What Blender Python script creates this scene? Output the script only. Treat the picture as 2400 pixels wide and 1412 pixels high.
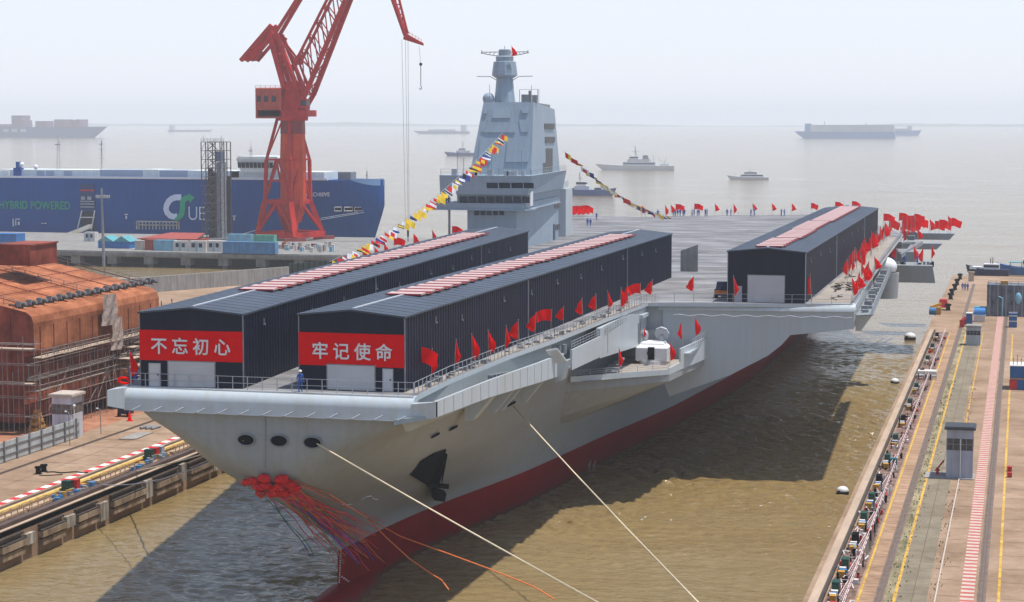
import bpy, bmesh, math, random
from mathutils import Vector, Matrix
from mathutils.bvhtree import BVHTree
R = math.radians
random.seed(7)
scene = bpy.context.scene
for o in list(bpy.data.objects): bpy.data.objects.remove(o)

# ------------------------------------------------------------------ camera, world, sun, exposure
FPX, CAMH, HORIZON = 4600.0, 46.5, 280.0
HAZE = 1.4e-4
PITCH = math.atan((706-HORIZON)/FPX)
YAW = math.atan(1200*math.cos(PITCH)/FPX)
cam_data = bpy.data.cameras.new("camera"); cam = bpy.data.objects.new("camera", cam_data)
scene.collection.objects.link(cam); scene.camera = cam
cam_data.sensor_fit = 'HORIZONTAL'; cam_data.sensor_width = 36; cam_data.lens = 36*FPX/2400
cam_data.clip_start = 1; cam_data.clip_end = 60000
cam.location = (0, 0, CAMH); cam.rotation_euler = (math.pi/2-PITCH, 0, YAW)

SUN_DIR = Vector((0.28, 0.06, 1.0)).normalized()      # towards the sun
SUN_EL = math.asin(SUN_DIR.z); SUN_AZ = math.atan2(SUN_DIR.x, SUN_DIR.y)
world = bpy.data.worlds.new("World"); scene.world = world; world.use_nodes = True
wn = world.node_tree.nodes; wl = world.node_tree.links
sky = wn.new('ShaderNodeTexSky'); sky.sky_type = 'NISHITA'; sky.sun_disc = False
sky.sun_elevation = SUN_EL; sky.sun_rotation = SUN_AZ
sky.air_density = 1.0; sky.dust_density = 0.6; sky.ozone_density = 1.0; sky.altitude = 0
wn['Background'].inputs['Strength'].default_value = 0.15
tcw = wn.new('ShaderNodeTexCoord'); sep = wn.new('ShaderNodeSeparateXYZ'); wl.new(tcw.outputs['Generated'], sep.inputs[0])
mr = wn.new('ShaderNodeMapRange'); mr.inputs['From Min'].default_value = 0; mr.inputs['From Max'].default_value = .26; mr.inputs['To Min'].default_value = .9; mr.inputs['To Max'].default_value = .12
wl.new(sep.outputs['Z'], mr.inputs['Value'])
mxw = wn.new('ShaderNodeMix'); mxw.data_type = 'RGBA'; mxw.inputs[7].default_value = (5.75, 6.0, 6.85, 1)      # milky hazy air low in the sky
wl.new(mr.outputs[0], mxw.inputs[0]); wl.new(sky.outputs[0], mxw.inputs[6]); wl.new(mxw.outputs[2], wn['Background'].inputs['Color'])
sl = bpy.data.lights.new("sun", 'SUN'); sl.energy = 5.0; sl.angle = R(1.1); sl.color = (1, .96, .9)
sun = bpy.data.objects.new("sun", sl); scene.collection.objects.link(sun)
sun.rotation_euler = SUN_DIR.to_track_quat('Z', 'Y').to_euler()
scene.render.engine = 'CYCLES'
scene.view_settings.view_transform = 'Standard'; scene.view_settings.look = 'None'
scene.view_settings.exposure = 0.08; scene.view_settings.gamma = 1.0
scene.cycles.volume_bounces = 1

# ------------------------------------------------------------------ helpers
cp, sp, cy, sy = math.cos(PITCH), math.sin(PITCH), math.cos(YAW), math.sin(YAW)
FWD = Vector((-sy*cp, cy*cp, -sp)); RIGHT = Vector((cy, sy, 0)); UP = RIGHT.cross(FWD)
CAM = Vector((0, 0, CAMH))
def ray(px, py): return FWD + RIGHT*((px-1200)/FPX) - UP*((py-706)/FPX)
def PZ(px, py, z):                      # measured point of the photograph on a level z
    r = ray(px, py); return CAM + r*((z-CAMH)/r.z)
def PX(px, py, x):
    r = ray(px, py); return CAM + r*(x/r.x)
def PY(px, py, y):
    r = ray(px, py); return CAM + r*(y/r.y)

MATS = {}
def mat(name, c, rough=.6, var=.12, sc=.4, stretch=(1, 1, 1), bump=0, bsc=6, metal=0, c2=None, streak=0, lo=.35, hi=.68, spec=.25, glow=0, stain=0, plates=0, slime=0):
    m = bpy.data.materials.new(name); m.use_nodes = True
    n = m.node_tree.nodes; l = m.node_tree.links; b = n['Principled BSDF']
    b.inputs['Roughness'].default_value = rough; b.inputs['Metallic'].default_value = metal; b.inputs['Specular IOR Level'].default_value = spec
    tc = n.new('ShaderNodeTexCoord'); mp = n.new('ShaderNodeMapping'); mp.inputs['Scale'].default_value = stretch
    l.new(tc.outputs['Object'], mp.inputs['Vector'])
    nz = n.new('ShaderNodeTexNoise'); nz.inputs['Scale'].default_value = sc; nz.inputs['Detail'].default_value = 6; nz.inputs['Roughness'].default_value = .62
    l.new(mp.outputs[0], nz.inputs['Vector'])
    cr = n.new('ShaderNodeValToRGB'); cr.color_ramp.elements[0].position = lo; cr.color_ramp.elements[1].position = hi
    a = [max(0, v*(1-var)) for v in c]; d = [min(1, v*(1+var)) for v in (c2 or c)]
    cr.color_ramp.elements[0].color = (*a, 1); cr.color_ramp.elements[1].color = (*d, 1)
    l.new(nz.outputs['Fac'], cr.inputs['Fac']); out = cr.outputs['Color']
    if streak:
        mp2 = n.new('ShaderNodeMapping'); mp2.inputs['Scale'].default_value = (1.1, 1.1, .06); l.new(tc.outputs['Object'], mp2.inputs['Vector'])
        n2 = n.new('ShaderNodeTexNoise'); n2.inputs['Scale'].default_value = 1.6; n2.inputs['Detail'].default_value = 5; l.new(mp2.outputs[0], n2.inputs['Vector'])
        r2 = n.new('ShaderNodeValToRGB'); r2.color_ramp.elements[0].position = .36; r2.color_ramp.elements[1].position = .6
        k = 1-streak; r2.color_ramp.elements[0].color = (k, k*.96, k*.9, 1); r2.color_ramp.elements[1].color = (1, 1, 1, 1)
        l.new(n2.outputs['Fac'], r2.inputs['Fac'])
        mx = n.new('ShaderNodeMix'); mx.data_type = 'RGBA'; mx.blend_type = 'MULTIPLY'; mx.inputs[0].default_value = 1
        l.new(out, mx.inputs[6]); l.new(r2.outputs['Color'], mx.inputs[7]); out = mx.outputs[2]
    if stain:
        for q_, (sc_, k_) in enumerate(((.09, stain), (.9, stain*.6))):
            n4 = n.new('ShaderNodeTexNoise'); n4.inputs['Scale'].default_value = sc_; n4.inputs['Detail'].default_value = 8; n4.inputs['Roughness'].default_value = .7; n4.inputs['Distortion'].default_value = .6; l.new(tc.outputs['Object'], n4.inputs['Vector'])
            r4 = n.new('ShaderNodeValToRGB'); r4.color_ramp.elements[0].position = .33; r4.color_ramp.elements[1].position = .55
            r4.color_ramp.elements[0].color = (1-k_, (1-k_)*.97, (1-k_)*.93, 1); r4.color_ramp.elements[1].color = (1,1,1,1); l.new(n4.outputs['Fac'], r4.inputs['Fac'])
            m4 = n.new('ShaderNodeMix'); m4.data_type = 'RGBA'; m4.blend_type = 'MULTIPLY'; m4.inputs[0].default_value = 1; l.new(out, m4.inputs[6]); l.new(r4.outputs['Color'], m4.inputs[7]); out = m4.outputs[2]
    if plates or slime:
        sx_ = n.new('ShaderNodeSeparateXYZ'); l.new(tc.outputs['Object'], sx_.inputs[0])
    if plates:        # welded plate seams
        ad = n.new('ShaderNodeMath'); ad.operation = 'ADD'; l.new(sx_.outputs[0], ad.inputs[0]); l.new(sx_.outputs[1], ad.inputs[1])
        cb = n.new('ShaderNodeCombineXYZ'); l.new(ad.outputs[0], cb.inputs[0]); l.new(sx_.outputs[2], cb.inputs[1])
        bk = n.new('ShaderNodeTexBrick'); bk.inputs['Scale'].default_value = 1; bk.inputs['Brick Width'].default_value = 7.5; bk.inputs['Row Height'].default_value = 2.4; bk.inputs['Mortar Size'].default_value = .045; bk.inputs['Mortar Smooth'].default_value = .4
        for q_, v_ in (('Color1', 1), ('Color2', 1-plates*.5), ('Mortar', 1-plates*1.6)): bk.inputs[q_].default_value = (v_, v_, v_, 1)
        l.new(cb.outputs[0], bk.inputs['Vector']); m5 = n.new('ShaderNodeMix'); m5.data_type = 'RGBA'; m5.blend_type = 'MULTIPLY'; m5.inputs[0].default_value = 1; l.new(out, m5.inputs[6]); l.new(bk.outputs['Color'], m5.inputs[7]); out = m5.outputs[2]
    if slime:         # weed and silt left along the waterline
        n6 = n.new('ShaderNodeTexNoise'); n6.inputs['Scale'].default_value = .5; n6.inputs['Detail'].default_value = 6; l.new(tc.outputs['Object'], n6.inputs['Vector'])
        s6 = n.new('ShaderNodeMath'); s6.operation = 'MULTIPLY_ADD'; s6.inputs[1].default_value = -1.6; l.new(n6.outputs['Fac'], s6.inputs[0]); l.new(sx_.outputs[2], s6.inputs[2])
        r6 = n.new('ShaderNodeMapRange'); r6.inputs['From Min'].default_value = -.5; r6.inputs['From Max'].default_value = .15; r6.inputs['To Min'].default_value = slime; r6.inputs['To Max'].default_value = 0; l.new(s6.outputs[0], r6.inputs['Value'])
        m6 = n.new('ShaderNodeMix'); m6.data_type = 'RGBA'; m6.inputs[7].default_value = (.06, .045, .025, 1); l.new(r6.outputs[0], m6.inputs[0]); l.new(out, m6.inputs[6]); out = m6.outputs[2]
    l.new(out, b.inputs['Base Color'])
    if glow:      # thin cloth lets light through
        tr = n.new('ShaderNodeBsdfTranslucent'); l.new(out, tr.inputs['Color']); ms = n.new('ShaderNodeMixShader'); ms.inputs[0].default_value = glow
        l.new(b.outputs[0], ms.inputs[1]); l.new(tr.outputs[0], ms.inputs[2]); l.new(ms.outputs[0], n['Material Output'].inputs['Surface'])
    if bump:
        n3 = n.new('ShaderNodeTexNoise'); n3.inputs['Scale'].default_value = bsc; n3.inputs['Detail'].default_value = 4; l.new(mp.outputs[0], n3.inputs['Vector'])
        bp = n.new('ShaderNodeBump'); bp.inputs['Strength'].default_value = bump; bp.inputs['Distance'].default_value = .1
        l.new(n3.outputs['Fac'], bp.inputs['Height']); l.new(bp.outputs[0], b.inputs['Normal'])
    MATS[name] = m; return m

ORI = {}
def link(o): scene.collection.objects.link(o); return o
def tag(o, label=None, cat=None, group=None, kind=None):
    if label: o['label'] = label
    if cat: o['category'] = cat
    if group: o['group'] = group
    if kind: o['kind'] = kind
    return o
def thing(name, label, cat, loc=(0, 0, 0), group=None, rz=None):
    o = link(bpy.data.objects.new(name, None)); o.location = loc; o.rotation_euler = (0, 0, rz or 0); o.empty_display_size = .5
    ORI[o.name] = Vector(loc) if rz is None else None
    return tag(o, label, cat, group)
def copy_tree(o, parent=None):
    c = o.copy(); scene.collection.objects.link(c); c.parent = parent
    if o.name in ORI: ORI[c.name] = ORI[o.name]
    for ch in list(o.children):
        copy_tree(ch, c)
    return c

class MB:
    def __init__(s): s.v = []; s.f = []; s.m = []; s.mi = 0; s.cut = []
    def mark(s): s.cut.append((len(s.v), len(s.f))); return s
    def add(s, vs, fs):
        k = len(s.v); s.v += [Vector(p) for p in vs]
        for f in fs: s.f.append([k+i for i in f]); s.m.append(s.mi)
        return s
    def box(s, x0, x1, y0, y1, z0, z1):
        if x0 > x1: x0, x1 = x1, x0
        if y0 > y1: y0, y1 = y1, y0
        return s.add([(x0,y0,z0),(x1,y0,z0),(x1,y1,z0),(x0,y1,z0),(x0,y0,z1),(x1,y0,z1),(x1,y1,z1),(x0,y1,z1)],
              [(0,3,2,1),(4,5,6,7),(0,1,5,4),(1,2,6,5),(2,3,7,6),(3,0,4,7)])
    def hexa(s, b, t):
        return s.add(list(b)+list(t), [(0,3,2,1),(4,5,6,7),(0,1,5,4),(1,2,6,5),(2,3,7,6),(3,0,4,7)])
    def beam(s, p, q, w, h=None, up=(0,0,1)):
        p, q = Vector(p), Vector(q); h = h or w; d = (q-p)
        if d.length < 1e-6: return s
        d.normalize(); u = Vector(up)
        if abs(d.dot(u)) > .98: u = Vector((0,1,0))
        a = d.cross(u).normalized(); b = a.cross(d)
        A = a*(w/2); B = b*(h/2)
        return s.hexa([p-A-B, p+A-B, p+A+B, p-A+B], [q-A-B, q+A-B, q+A+B, q-A+B])
    def tube(s, pts, r, n=6, r1=None, cap=True):
        pts = [Vector(p) for p in pts]; N = len(pts); k = len(s.v); u = None
        for i, p in enumerate(pts):
            d = (pts[min(i+1, N-1)]-pts[max(i-1, 0)])
            d = d.normalized() if d.length > 1e-9 else Vector((0,0,1))
            if u is None: u = d.orthogonal().normalized()
            u = (u-d*u.dot(d)); u = u.normalized() if u.length > 1e-6 else d.orthogonal().normalized()
            w = d.cross(u); rr = r if r1 is None else r+(r1-r)*i/max(1, N-1)
            for j in range(n):
                a = 2*math.pi*j/n; s.v.append(p+u*(rr*math.cos(a))+w*(rr*math.sin(a)))
        for i in range(N-1):
            for j in range(n):
                s.f.append([k+i*n+j, k+i*n+(j+1)%n, k+(i+1)*n+(j+1)%n, k+(i+1)*n+j]); s.m.append(s.mi)
        if cap:
            s.f.append([k+j for j in range(n)][::-1]); s.m.append(s.mi)
            s.f.append([k+(N-1)*n+j for j in range(n)]); s.m.append(s.mi)
        return s
    def cyl(s, p, q, r, n=12, r1=None): return s.tube([p, q], r, n, r1 if r1 is not None else r)
    def lathe(s, c, prof, n=16, sx=1, sy=1):
        c = Vector(c); k = len(s.v)
        for r, z in prof:
            for j in range(n):
                a = 2*math.pi*(j+.5)/n; s.v.append(c+Vector((r*sx*math.cos(a), r*sy*math.sin(a), z)))
        for i in range(len(prof)-1):
            for j in range(n):
                s.f.append([k+i*n+j, k+i*n+(j+1)%n, k+(i+1)*n+(j+1)%n, k+(i+1)*n+j]); s.m.append(s.mi)
        s.f.append([k+j for j in range(n)][::-1]); s.m.append(s.mi)
        e = k+(len(prof)-1)*n; s.f.append([e+j for j in range(n)]); s.m.append(s.mi)
        return s
    def prism(s, poly, z0, z1):
        n = len(poly)
        return s.add([(p[0],p[1],z0) for p in poly]+[(p[0],p[1],z1) for p in poly],
              [list(range(n))[::-1], list(range(n, 2*n))]+[[i,(i+1)%n,n+(i+1)%n,n+i] for i in range(n)])
    def extr(s, poly, vec):
        n = len(poly); vec = Vector(vec)
        return s.add([Vector(p) for p in poly]+[Vector(p)+vec for p in poly],
              [list(range(n))[::-1], list(range(n, 2*n))]+[[i,(i+1)%n,n+(i+1)%n,n+i] for i in range(n)])
    def grid(s, fn, nu, nv):
        k = len(s.v)
        for i in range(nu+1):
            for j in range(nv+1): s.v.append(Vector(fn(i/nu, j/nv)))
        for i in range(nu):
            for j in range(nv):
                a = k+i*(nv+1)+j; s.f.append([a, a+1, a+nv+2, a+nv+1]); s.m.append(s.mi)
        return s
    def ball(s, c, r, n=10, sq=(1,1,1)):
        c = Vector(c); prof = [(math.sin(math.pi*i/n), -math.cos(math.pi*i/n)) for i in range(n+1)]
        k = len(s.v); m = n+4
        for a, z in prof:
            for j in range(m):
                t = 2*math.pi*j/m; s.v.append(c+Vector((r*sq[0]*max(a,.001)*math.cos(t), r*sq[1]*max(a,.001)*math.sin(t), r*sq[2]*z)))
        for i in range(n):
            for j in range(m):
                s.f.append([k+i*m+j, k+i*m+(j+1)%m, k+(i+1)*m+(j+1)%m, k+(i+1)*m+j]); s.m.append(s.mi)
        return s
    def rail(s, pts, h=1.05, step=1.6, r=.03, wires=3):
        s.mark()
        pts = [Vector(p) for p in pts]
        for a, b in zip(pts, pts[1:]):
            L = (b-a).length; n = max(1, round(L/step))
            for i in range(n+1):
                p = a.lerp(b, i/n); s.tube([p, p+Vector((0,0,h))], r*1.2, 4)
            for w in range(wires):
                z = h*(w+1)/wires; s.tube([a+Vector((0,0,z)), b+Vector((0,0,z))], r*.8, 4)
        return s
    def mesh(s, name, ms, off=None, smooth=False, recalc=True):
        me = bpy.data.meshes.new(name)
        o = off or Vector((0,0,0))
        me.from_pydata([tuple(p-o) for p in s.v], [], s.f)
        for m in (ms if isinstance(ms, (list, tuple)) else [ms]): me.materials.append(m)
        for p, i in zip(me.polygons, s.m): p.material_index = i
        if recalc:
            bm = bmesh.new(); bm.from_mesh(me); bmesh.ops.recalc_face_normals(bm, faces=bm.faces); bm.to_mesh(me); bm.free()
        if smooth:
            for p in me.polygons: p.use_smooth = True
            me.set_sharp_from_angle(angle=R(smooth if smooth is not True else 40))
        return me
    def build(s, name, ms, parent=None, smooth=False, label=None, recalc=True):
        off = ORI.get(parent.name) if parent else None
        o = link(bpy.data.objects.new(name, s.mesh(name, ms, off, smooth, recalc)))
        if parent:
            o.parent = parent
            ORI[o.name] = off
        if label: o['label'] = label
        return o
    def pieces(s, name, ms, parent, smooth=False, n=None, label=None):
        # one object per piece: pieces start at mark(), or every n vertices (None: marks)
        cuts = s.cut or [(0, 0)]
        if n: 
            cuts = []; fi = 0
            for vi in range(0, len(s.v), n):
                while fi < len(s.f) and min(s.f[fi]) < vi: fi += 1
                cuts.append((vi, fi))
        cuts = cuts+[(len(s.v), len(s.f))]; out = []
        for (v0, f0), (v1, f1) in zip(cuts, cuts[1:]):
            if v1 == v0: continue
            q = MB(); q.v = s.v[v0:v1]; q.f = [[i-v0 for i in f] for f in s.f[f0:f1]]; q.m = s.m[f0:f1]; out.append(q.build(name, ms, parent, smooth, label))
        return out
    def single(s, name, ms, label, cat, group=None, smooth=False, base=None, kind=None):   # a thing of one mesh, origin at its base
        if base is None:
            xs = [p.x for p in s.v]; ys = [p.y for p in s.v]; zs = [p.z for p in s.v]
            base = Vector(((min(xs)+max(xs))/2, (min(ys)+max(ys))/2, min(zs)))
        base = Vector(base)
        o = link(bpy.data.objects.new(name, s.mesh(name, ms, base, smooth))); o.location = base
        ORI[o.name] = base
        return tag(o, label, cat, group, kind)

def interp(tab, x):                      # monotone cubic through (x, y) pairs
    if x <= tab[0][0]: return tab[0][1]
    if x >= tab[-1][0]: return tab[-1][1]
    n = len(tab)
    d = [(tab[i+1][1]-tab[i][1])/(tab[i+1][0]-tab[i][0]) for i in range(n-1)]
    for i in range(n-1):
        if x <= tab[i+1][0]:
            def sl(k):
                if k == 0: return d[0]
                if k == n-1: return d[-1]
                return 0 if d[k-1]*d[k] <= 0 else 2*d[k-1]*d[k]/(d[k-1]+d[k])
            h = tab[i+1][0]-tab[i][0]; t = (x-tab[i][0])/h; m0, m1 = sl(i)*h, sl(i+1)*h
            return (2*t**3-3*t*t+1)*tab[i][1]+(t**3-2*t*t+t)*m0+(-2*t**3+3*t*t)*tab[i+1][1]+(t**3-t*t)*m1

def lettering(name, body, size, m, parent, loc, rot, bold=.012, extrude=.012, align='LEFT', space=1.0, sx=1.0):
    cu = bpy.data.curves.new(name, 'FONT'); cu.body = body; cu.size = size; cu.extrude = extrude; cu.bevel_depth = max(0, bold)*size; cu.bevel_resolution = 0; cu.offset = min(0, bold)*size
    cu.align_x = align; cu.align_y = 'BOTTOM_BASELINE'; cu.space_character = space
    t = link(bpy.data.objects.new("tmp_text", cu))
    me = bpy.data.meshes.new_from_object(t.evaluated_get(bpy.context.evaluated_depsgraph_get()))
    bpy.data.objects.remove(t); bpy.data.curves.remove(cu)
    M = Matrix.Translation(loc) @ rot.to_4x4() @ Matrix.Diagonal((sx, 1, 1, 1))
    me.transform(M); off = ORI.get(parent.name)
    if off: me.transform(Matrix.Translation(-off))
    me.materials.clear(); me.materials.append(m)
    for p in me.polygons: p.material_index = 0
    o = link(bpy.data.objects.new(name, me)); o.parent = parent; ORI[o.name] = off
    return o
FACE_CAM = Matrix.Rotation(math.pi/2, 3, 'X')          # lettering standing up, facing -Y
ORD = "first second third fourth fifth sixth seventh eighth ninth tenth eleventh twelfth thirteenth fourteenth fifteenth sixteenth seventeenth eighteenth nineteenth twentieth".split()
def nth(i):
    if i < 20: return ORD[i]
    tens = {2: "twenty", 3: "thirty", 4: "forty"}[(i+1)//10]
    return tens+"-"+ORD[(i+1) % 10-1] if (i+1) % 10 else {2: "twentieth", 3: "thirtieth", 4: "fortieth"}[(i+1)//10]

# ------------------------------------------------------------------ materials
hullgrey = mat("hull grey paint", (.275,.305,.325), .42, .03, .1, streak=.04, spec=.35, stain=.06, plates=.05)
lightgrey = mat("light grey paint", (.44,.50,.545), .4, .03, .2, streak=.02, spec=.5, stain=.04, plates=.03)
islandgrey = mat("island grey paint", (.28,.355,.43), .45, .04, .25, streak=.04, plates=.05)
antifoul = mat("red antifouling paint", (.22,.002,.004), .5, .1, .25, streak=.15, spec=.05, stain=.15, plates=.08, slime=.75)
deckmat = mat("flight deck coating", (.16,.16,.17), .85, .25, .3, (.3, .75, 1), c2=(.235,.235,.245), stain=.2, spec=.15)
darkmat = mat("near black paint", (.006,.007,.010), .9, .1, spec=.03)
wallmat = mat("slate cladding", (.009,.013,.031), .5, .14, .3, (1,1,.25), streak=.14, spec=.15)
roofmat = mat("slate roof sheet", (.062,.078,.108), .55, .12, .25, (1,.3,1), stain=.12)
trimmat = mat("pale metal trim", (.38,.40,.43), .5, .08)
bannermat = mat("red banner cloth", (.82,.003,.006), .8, .06, 1, spec=.05, glow=.15)
whitemat = mat("white paint", (.68,.68,.69), .5, .05)
doormat = mat("white roller door", (.50,.50,.51), .5, .05)
pinkmat = mat("pale pink panel", (.46,.33,.315), .6, .12, 1.5)
redmat = mat("flag red cloth", (.97,.006,.008), .85, .03, 2, spec=.03, glow=.45)
cranered = mat("crane red paint", (.50,.020,.015), .5, .16, .35, streak=.14, spec=.1)
craneorange = mat("crane orange paint", (.64,.06,.014), .5, .12, .3, streak=.2, spec=.1)
glass = mat("dark window glass", (.02,.03,.045), .12, .2, .5)
polemat = mat("flag pole", (.35,.33,.30), .5, .1)
rustlit = mat("painted sunlit primer", (.34,.115,.052), .75, .25, .3, (1,.5,1), c2=(.44,.165,.08), streak=.18, spec=.1, stain=.3)  # roof and bulge tone, with sunlight put into the primer colour
rustdark = mat("primer red steel", (.19,.035,.022), .7, .3, .35, c2=(.27,.06,.035), streak=.2)  # darker copy of the primer for end faces, seams and keel box
concrete = mat("quay concrete", (.29,.195,.125), .9, .14, .12, c2=(.335,.235,.165), bump=.3, bsc=3, stain=.22, spec=.1)
concgrey = mat("grey concrete", (.30,.29,.275), .85, .14, .3, streak=.25)
steelgrey = mat("grey steel", (.22,.23,.24), .5, .2, .8)
scaffmat = mat("scaffold tube", (.25,.22,.20), .6, .3, 2)
plankmat = mat("scaffold plank", (.42,.33,.25), .8, .25, 2)
# ------------------------------------------------------------------ setting: water, quays, far shore
def water_material():
    m = bpy.data.materials.new("muddy water"); m.use_nodes = True
    n = m.node_tree.nodes; l = m.node_tree.links; b = n['Principled BSDF']
    b.inputs['Roughness'].default_value = .1; b.inputs['IOR'].default_value = 1.33
    tc = n.new('ShaderNodeTexCoord')
    def noise(sc, st, det=3, dist=0):
        mp = n.new('ShaderNodeMapping'); mp.inputs['Scale'].default_value = st; mp.inputs['Rotation'].default_value = (0, 0, R(14)); l.new(tc.outputs['Object'], mp.inputs['Vector'])
        z = n.new('ShaderNodeTexNoise'); z.inputs['Scale'].default_value = sc; z.inputs['Detail'].default_value = det; z.inputs['Distortion'].default_value = dist
        l.new(mp.outputs[0], z.inputs['Vector']); return z.outputs['Fac']
    big = noise(.02, (.5, 1, 1), 4)
    cr = n.new('ShaderNodeValToRGB'); cr.color_ramp.elements[0].position = .35; cr.color_ramp.elements[1].position = .65
    cr.color_ramp.elements[0].color = (.20,.132,.048,1); cr.color_ramp.elements[1].color = (.225,.165,.078,1)
    l.new(big, cr.inputs['Fac']); l.new(cr.outputs[0], b.inputs['Base Color'])
    a = noise(1.05, (.6, 1.25, 1), 4, .6); c = noise(.24, (.55, 1.1, 1), 3, .6); d = noise(.035, (.6, 1, 1), 3, .5)
    mx = n.new('ShaderNodeMath'); mx.operation = 'MULTIPLY_ADD'; mx.inputs[1].default_value = 1.5; l.new(c, mx.inputs[0]); l.new(a, mx.inputs[2])
    ar = n.new('ShaderNodeMapRange'); ar.inputs['From Min'].default_value = .35; ar.inputs['From Max'].default_value = .65; ar.inputs['To Min'].default_value = .5; ar.inputs['To Max'].default_value = 1.0; l.new(d, ar.inputs['Value'])
    ge = n.new('ShaderNodeNewGeometry'); vd = n.new('ShaderNodeVectorMath'); vd.operation = 'DISTANCE'; vd.inputs[1].default_value = (-36, 268, 0); l.new(ge.outputs['Position'], vd.inputs[0])
    m2 = n.new('ShaderNodeMapRange'); m2.inputs['From Min'].default_value = 26; m2.inputs['From Max'].default_value = 70; m2.inputs['To Min'].default_value = 1.9; m2.inputs['To Max'].default_value = .8; l.new(vd.outputs['Value'], m2.inputs['Value'])   # choppier patch in the gusts beside the hull
    mm = n.new('ShaderNodeMath'); mm.operation = 'MULTIPLY'; l.new(ar.outputs[0], mm.inputs[0]); l.new(m2.outputs[0], mm.inputs[1])
    bp = n.new('ShaderNodeBump'); bp.inputs['Strength'].default_value = 1.0; bp.inputs['Distance'].default_value = .4
    hm = n.new('ShaderNodeMath'); hm.operation = 'MULTIPLY'; l.new(mx.outputs[0], hm.inputs[0]); l.new(mm.outputs[0], hm.inputs[1]); mx = hm
    l.new(mx.outputs[0], bp.inputs['Height']); l.new(bp.outputs[0], b.inputs['Normal'])
    return m
g = MB(); g.add([(-9000,-100,0),(9000,-100,0),(9000,13500,0),(-9000,13500,0)], [(0,1,2,3)])
wm = water_material()
o = g.build("water", wm); tag(o, "muddy brown estuary water with small ripples", None, None, 'structure')

# the basin's own chop as real waves, fading to the flat water at its rim
import numpy as np
def chop(x0, x1, y0, y1, d):
    nx, ny = int((x1-x0)/d), int((y1-y0)/d); X, Y = np.meshgrid(np.linspace(x0, x1, nx+1), np.linspace(y0, y1, ny+1)); Zv = np.zeros_like(X); rg = np.random.default_rng(5)
    Xw = X+.8*np.sin(Y*.21+1)+.5*np.sin(X*.33+Y*.13); Yw = Y+.7*np.sin(X*.27)+.5*np.sin(Y*.4-X*.2)
    for i in range(34):
        lam = 1.0*(4.0/1.0)**rg.random(); th = math.radians(78)+rg.normal(0, .5); k = 2*math.pi/lam
        env = 1+.5*np.sin(X*rg.uniform(.05,.25)+Y*rg.uniform(.05,.25)+rg.random()*6)
        Zv += env*.0135*lam**.85*np.sin(k*(Xw*math.cos(th)+Yw*math.sin(th))+rg.random()*6.28)
    gust = np.clip(1-np.hypot(X+38, (Y-272)*.75)/62, 0, 1)**.6
    lee = np.clip(1-np.hypot(X+26, Y-200)/30, 0, 1)
    patch = .8+.35*np.sin(X*.11+Y*.05)*np.sin(Y*.09-X*.04+2)
    Zv *= (.68+.75*gust)*(1-.55*lee)*patch
    fade = np.minimum(np.minimum(X-x0, x1-X)/3, np.minimum(Y-y0, y1-Y)/14); Zv = Zv*np.clip(fade, 0, 1)+.012+.10*np.clip(fade, 0, 1)
    me = bpy.data.meshes.new("water"); vs = np.stack([X, Y, Zv], -1).reshape(-1, 3); me.vertices.add(len(vs)); me.vertices.foreach_set("co", vs.ravel().astype(np.float32))
    i = np.arange(ny)[:, None]*(nx+1)+np.arange(nx)[None]; q = np.stack([i, i+1, i+nx+2, i+nx+1], -1).reshape(-1, 4); me.loops.add(q.size); me.loops.foreach_set("vertex_index", q.ravel().astype(np.int32)); me.polygons.add(len(q)); me.polygons.foreach_set("loop_start", np.arange(0, q.size, 4, dtype=np.int32)); me.polygons.foreach_set("use_smooth", np.ones(len(q), dtype=bool)); me.update(); me.materials.append(wm)
    ob = link(bpy.data.objects.new("water", me)); return tag(ob, "choppy brown water of the basin around the carrier", None, None, 'structure')
chop(-101.1, -17.9, 140, 420, .34)
quayground = concrete
g = MB(); g.box(-18, 160, 60, 548, -3, 4.0)
o = g.build("quay", concrete); tag(o, "beige concrete quay along the right of the basin", None, None, 'structure')
g = MB(); g.prism([(-101.2, 60), (-101.2, 300), (-130, 485), (-420, 485), (-420, 60)], -3, 4.0)
o = g.build("quay", concrete); tag(o, "beige concrete quay along the left of the basin", None, None, 'structure')
earth = mat("orange primer dusted ground", (.34,.125,.06), .9, .3, .25, c2=(.37,.18,.11), stain=.25)
g = MB(); g.prism([(-123, 150), (-123, 300), (-128, 330), (-260, 330), (-260, 150)], 3.9, 4.004)
o = g.build("ground", earth); tag(o, "orange dusted yard ground around the hull block", None, None, 'structure')
# far shore: low hazy land right across the estuary
def shore(name, y0, x0, x1, hgt, seed):
    rr = random.Random(seed); g = MB(); n = 160; pts = []
    for i in range(n+1):
        x = x0+(x1-x0)*i/n
        h = hgt*(.45+.35*math.sin(i*.13+seed)+.25*math.sin(i*.37+seed*2)+.3*rr.random())
        pts.append((x, max(3, h)))
    for (xa, ha), (xb, hb) in zip(pts, pts[1:]):
        g.add([(xa,y0,-.5),(xb,y0,-.5),(xb,y0+120,hb),(xa,y0+120,ha),(xb,y0+600,-.5),(xa,y0+600,-.5)], [(0,1,2,3),(3,2,4,5)])
    o = g.build(name, mat("far shore "+str(seed), (.07,.10,.09), .9, .2, .002)); tag(o, "low far shore in haze across the estuary", None, None, 'structure')
shore("far_shore", 12600, -8900, 8900, 22, 3)

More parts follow.
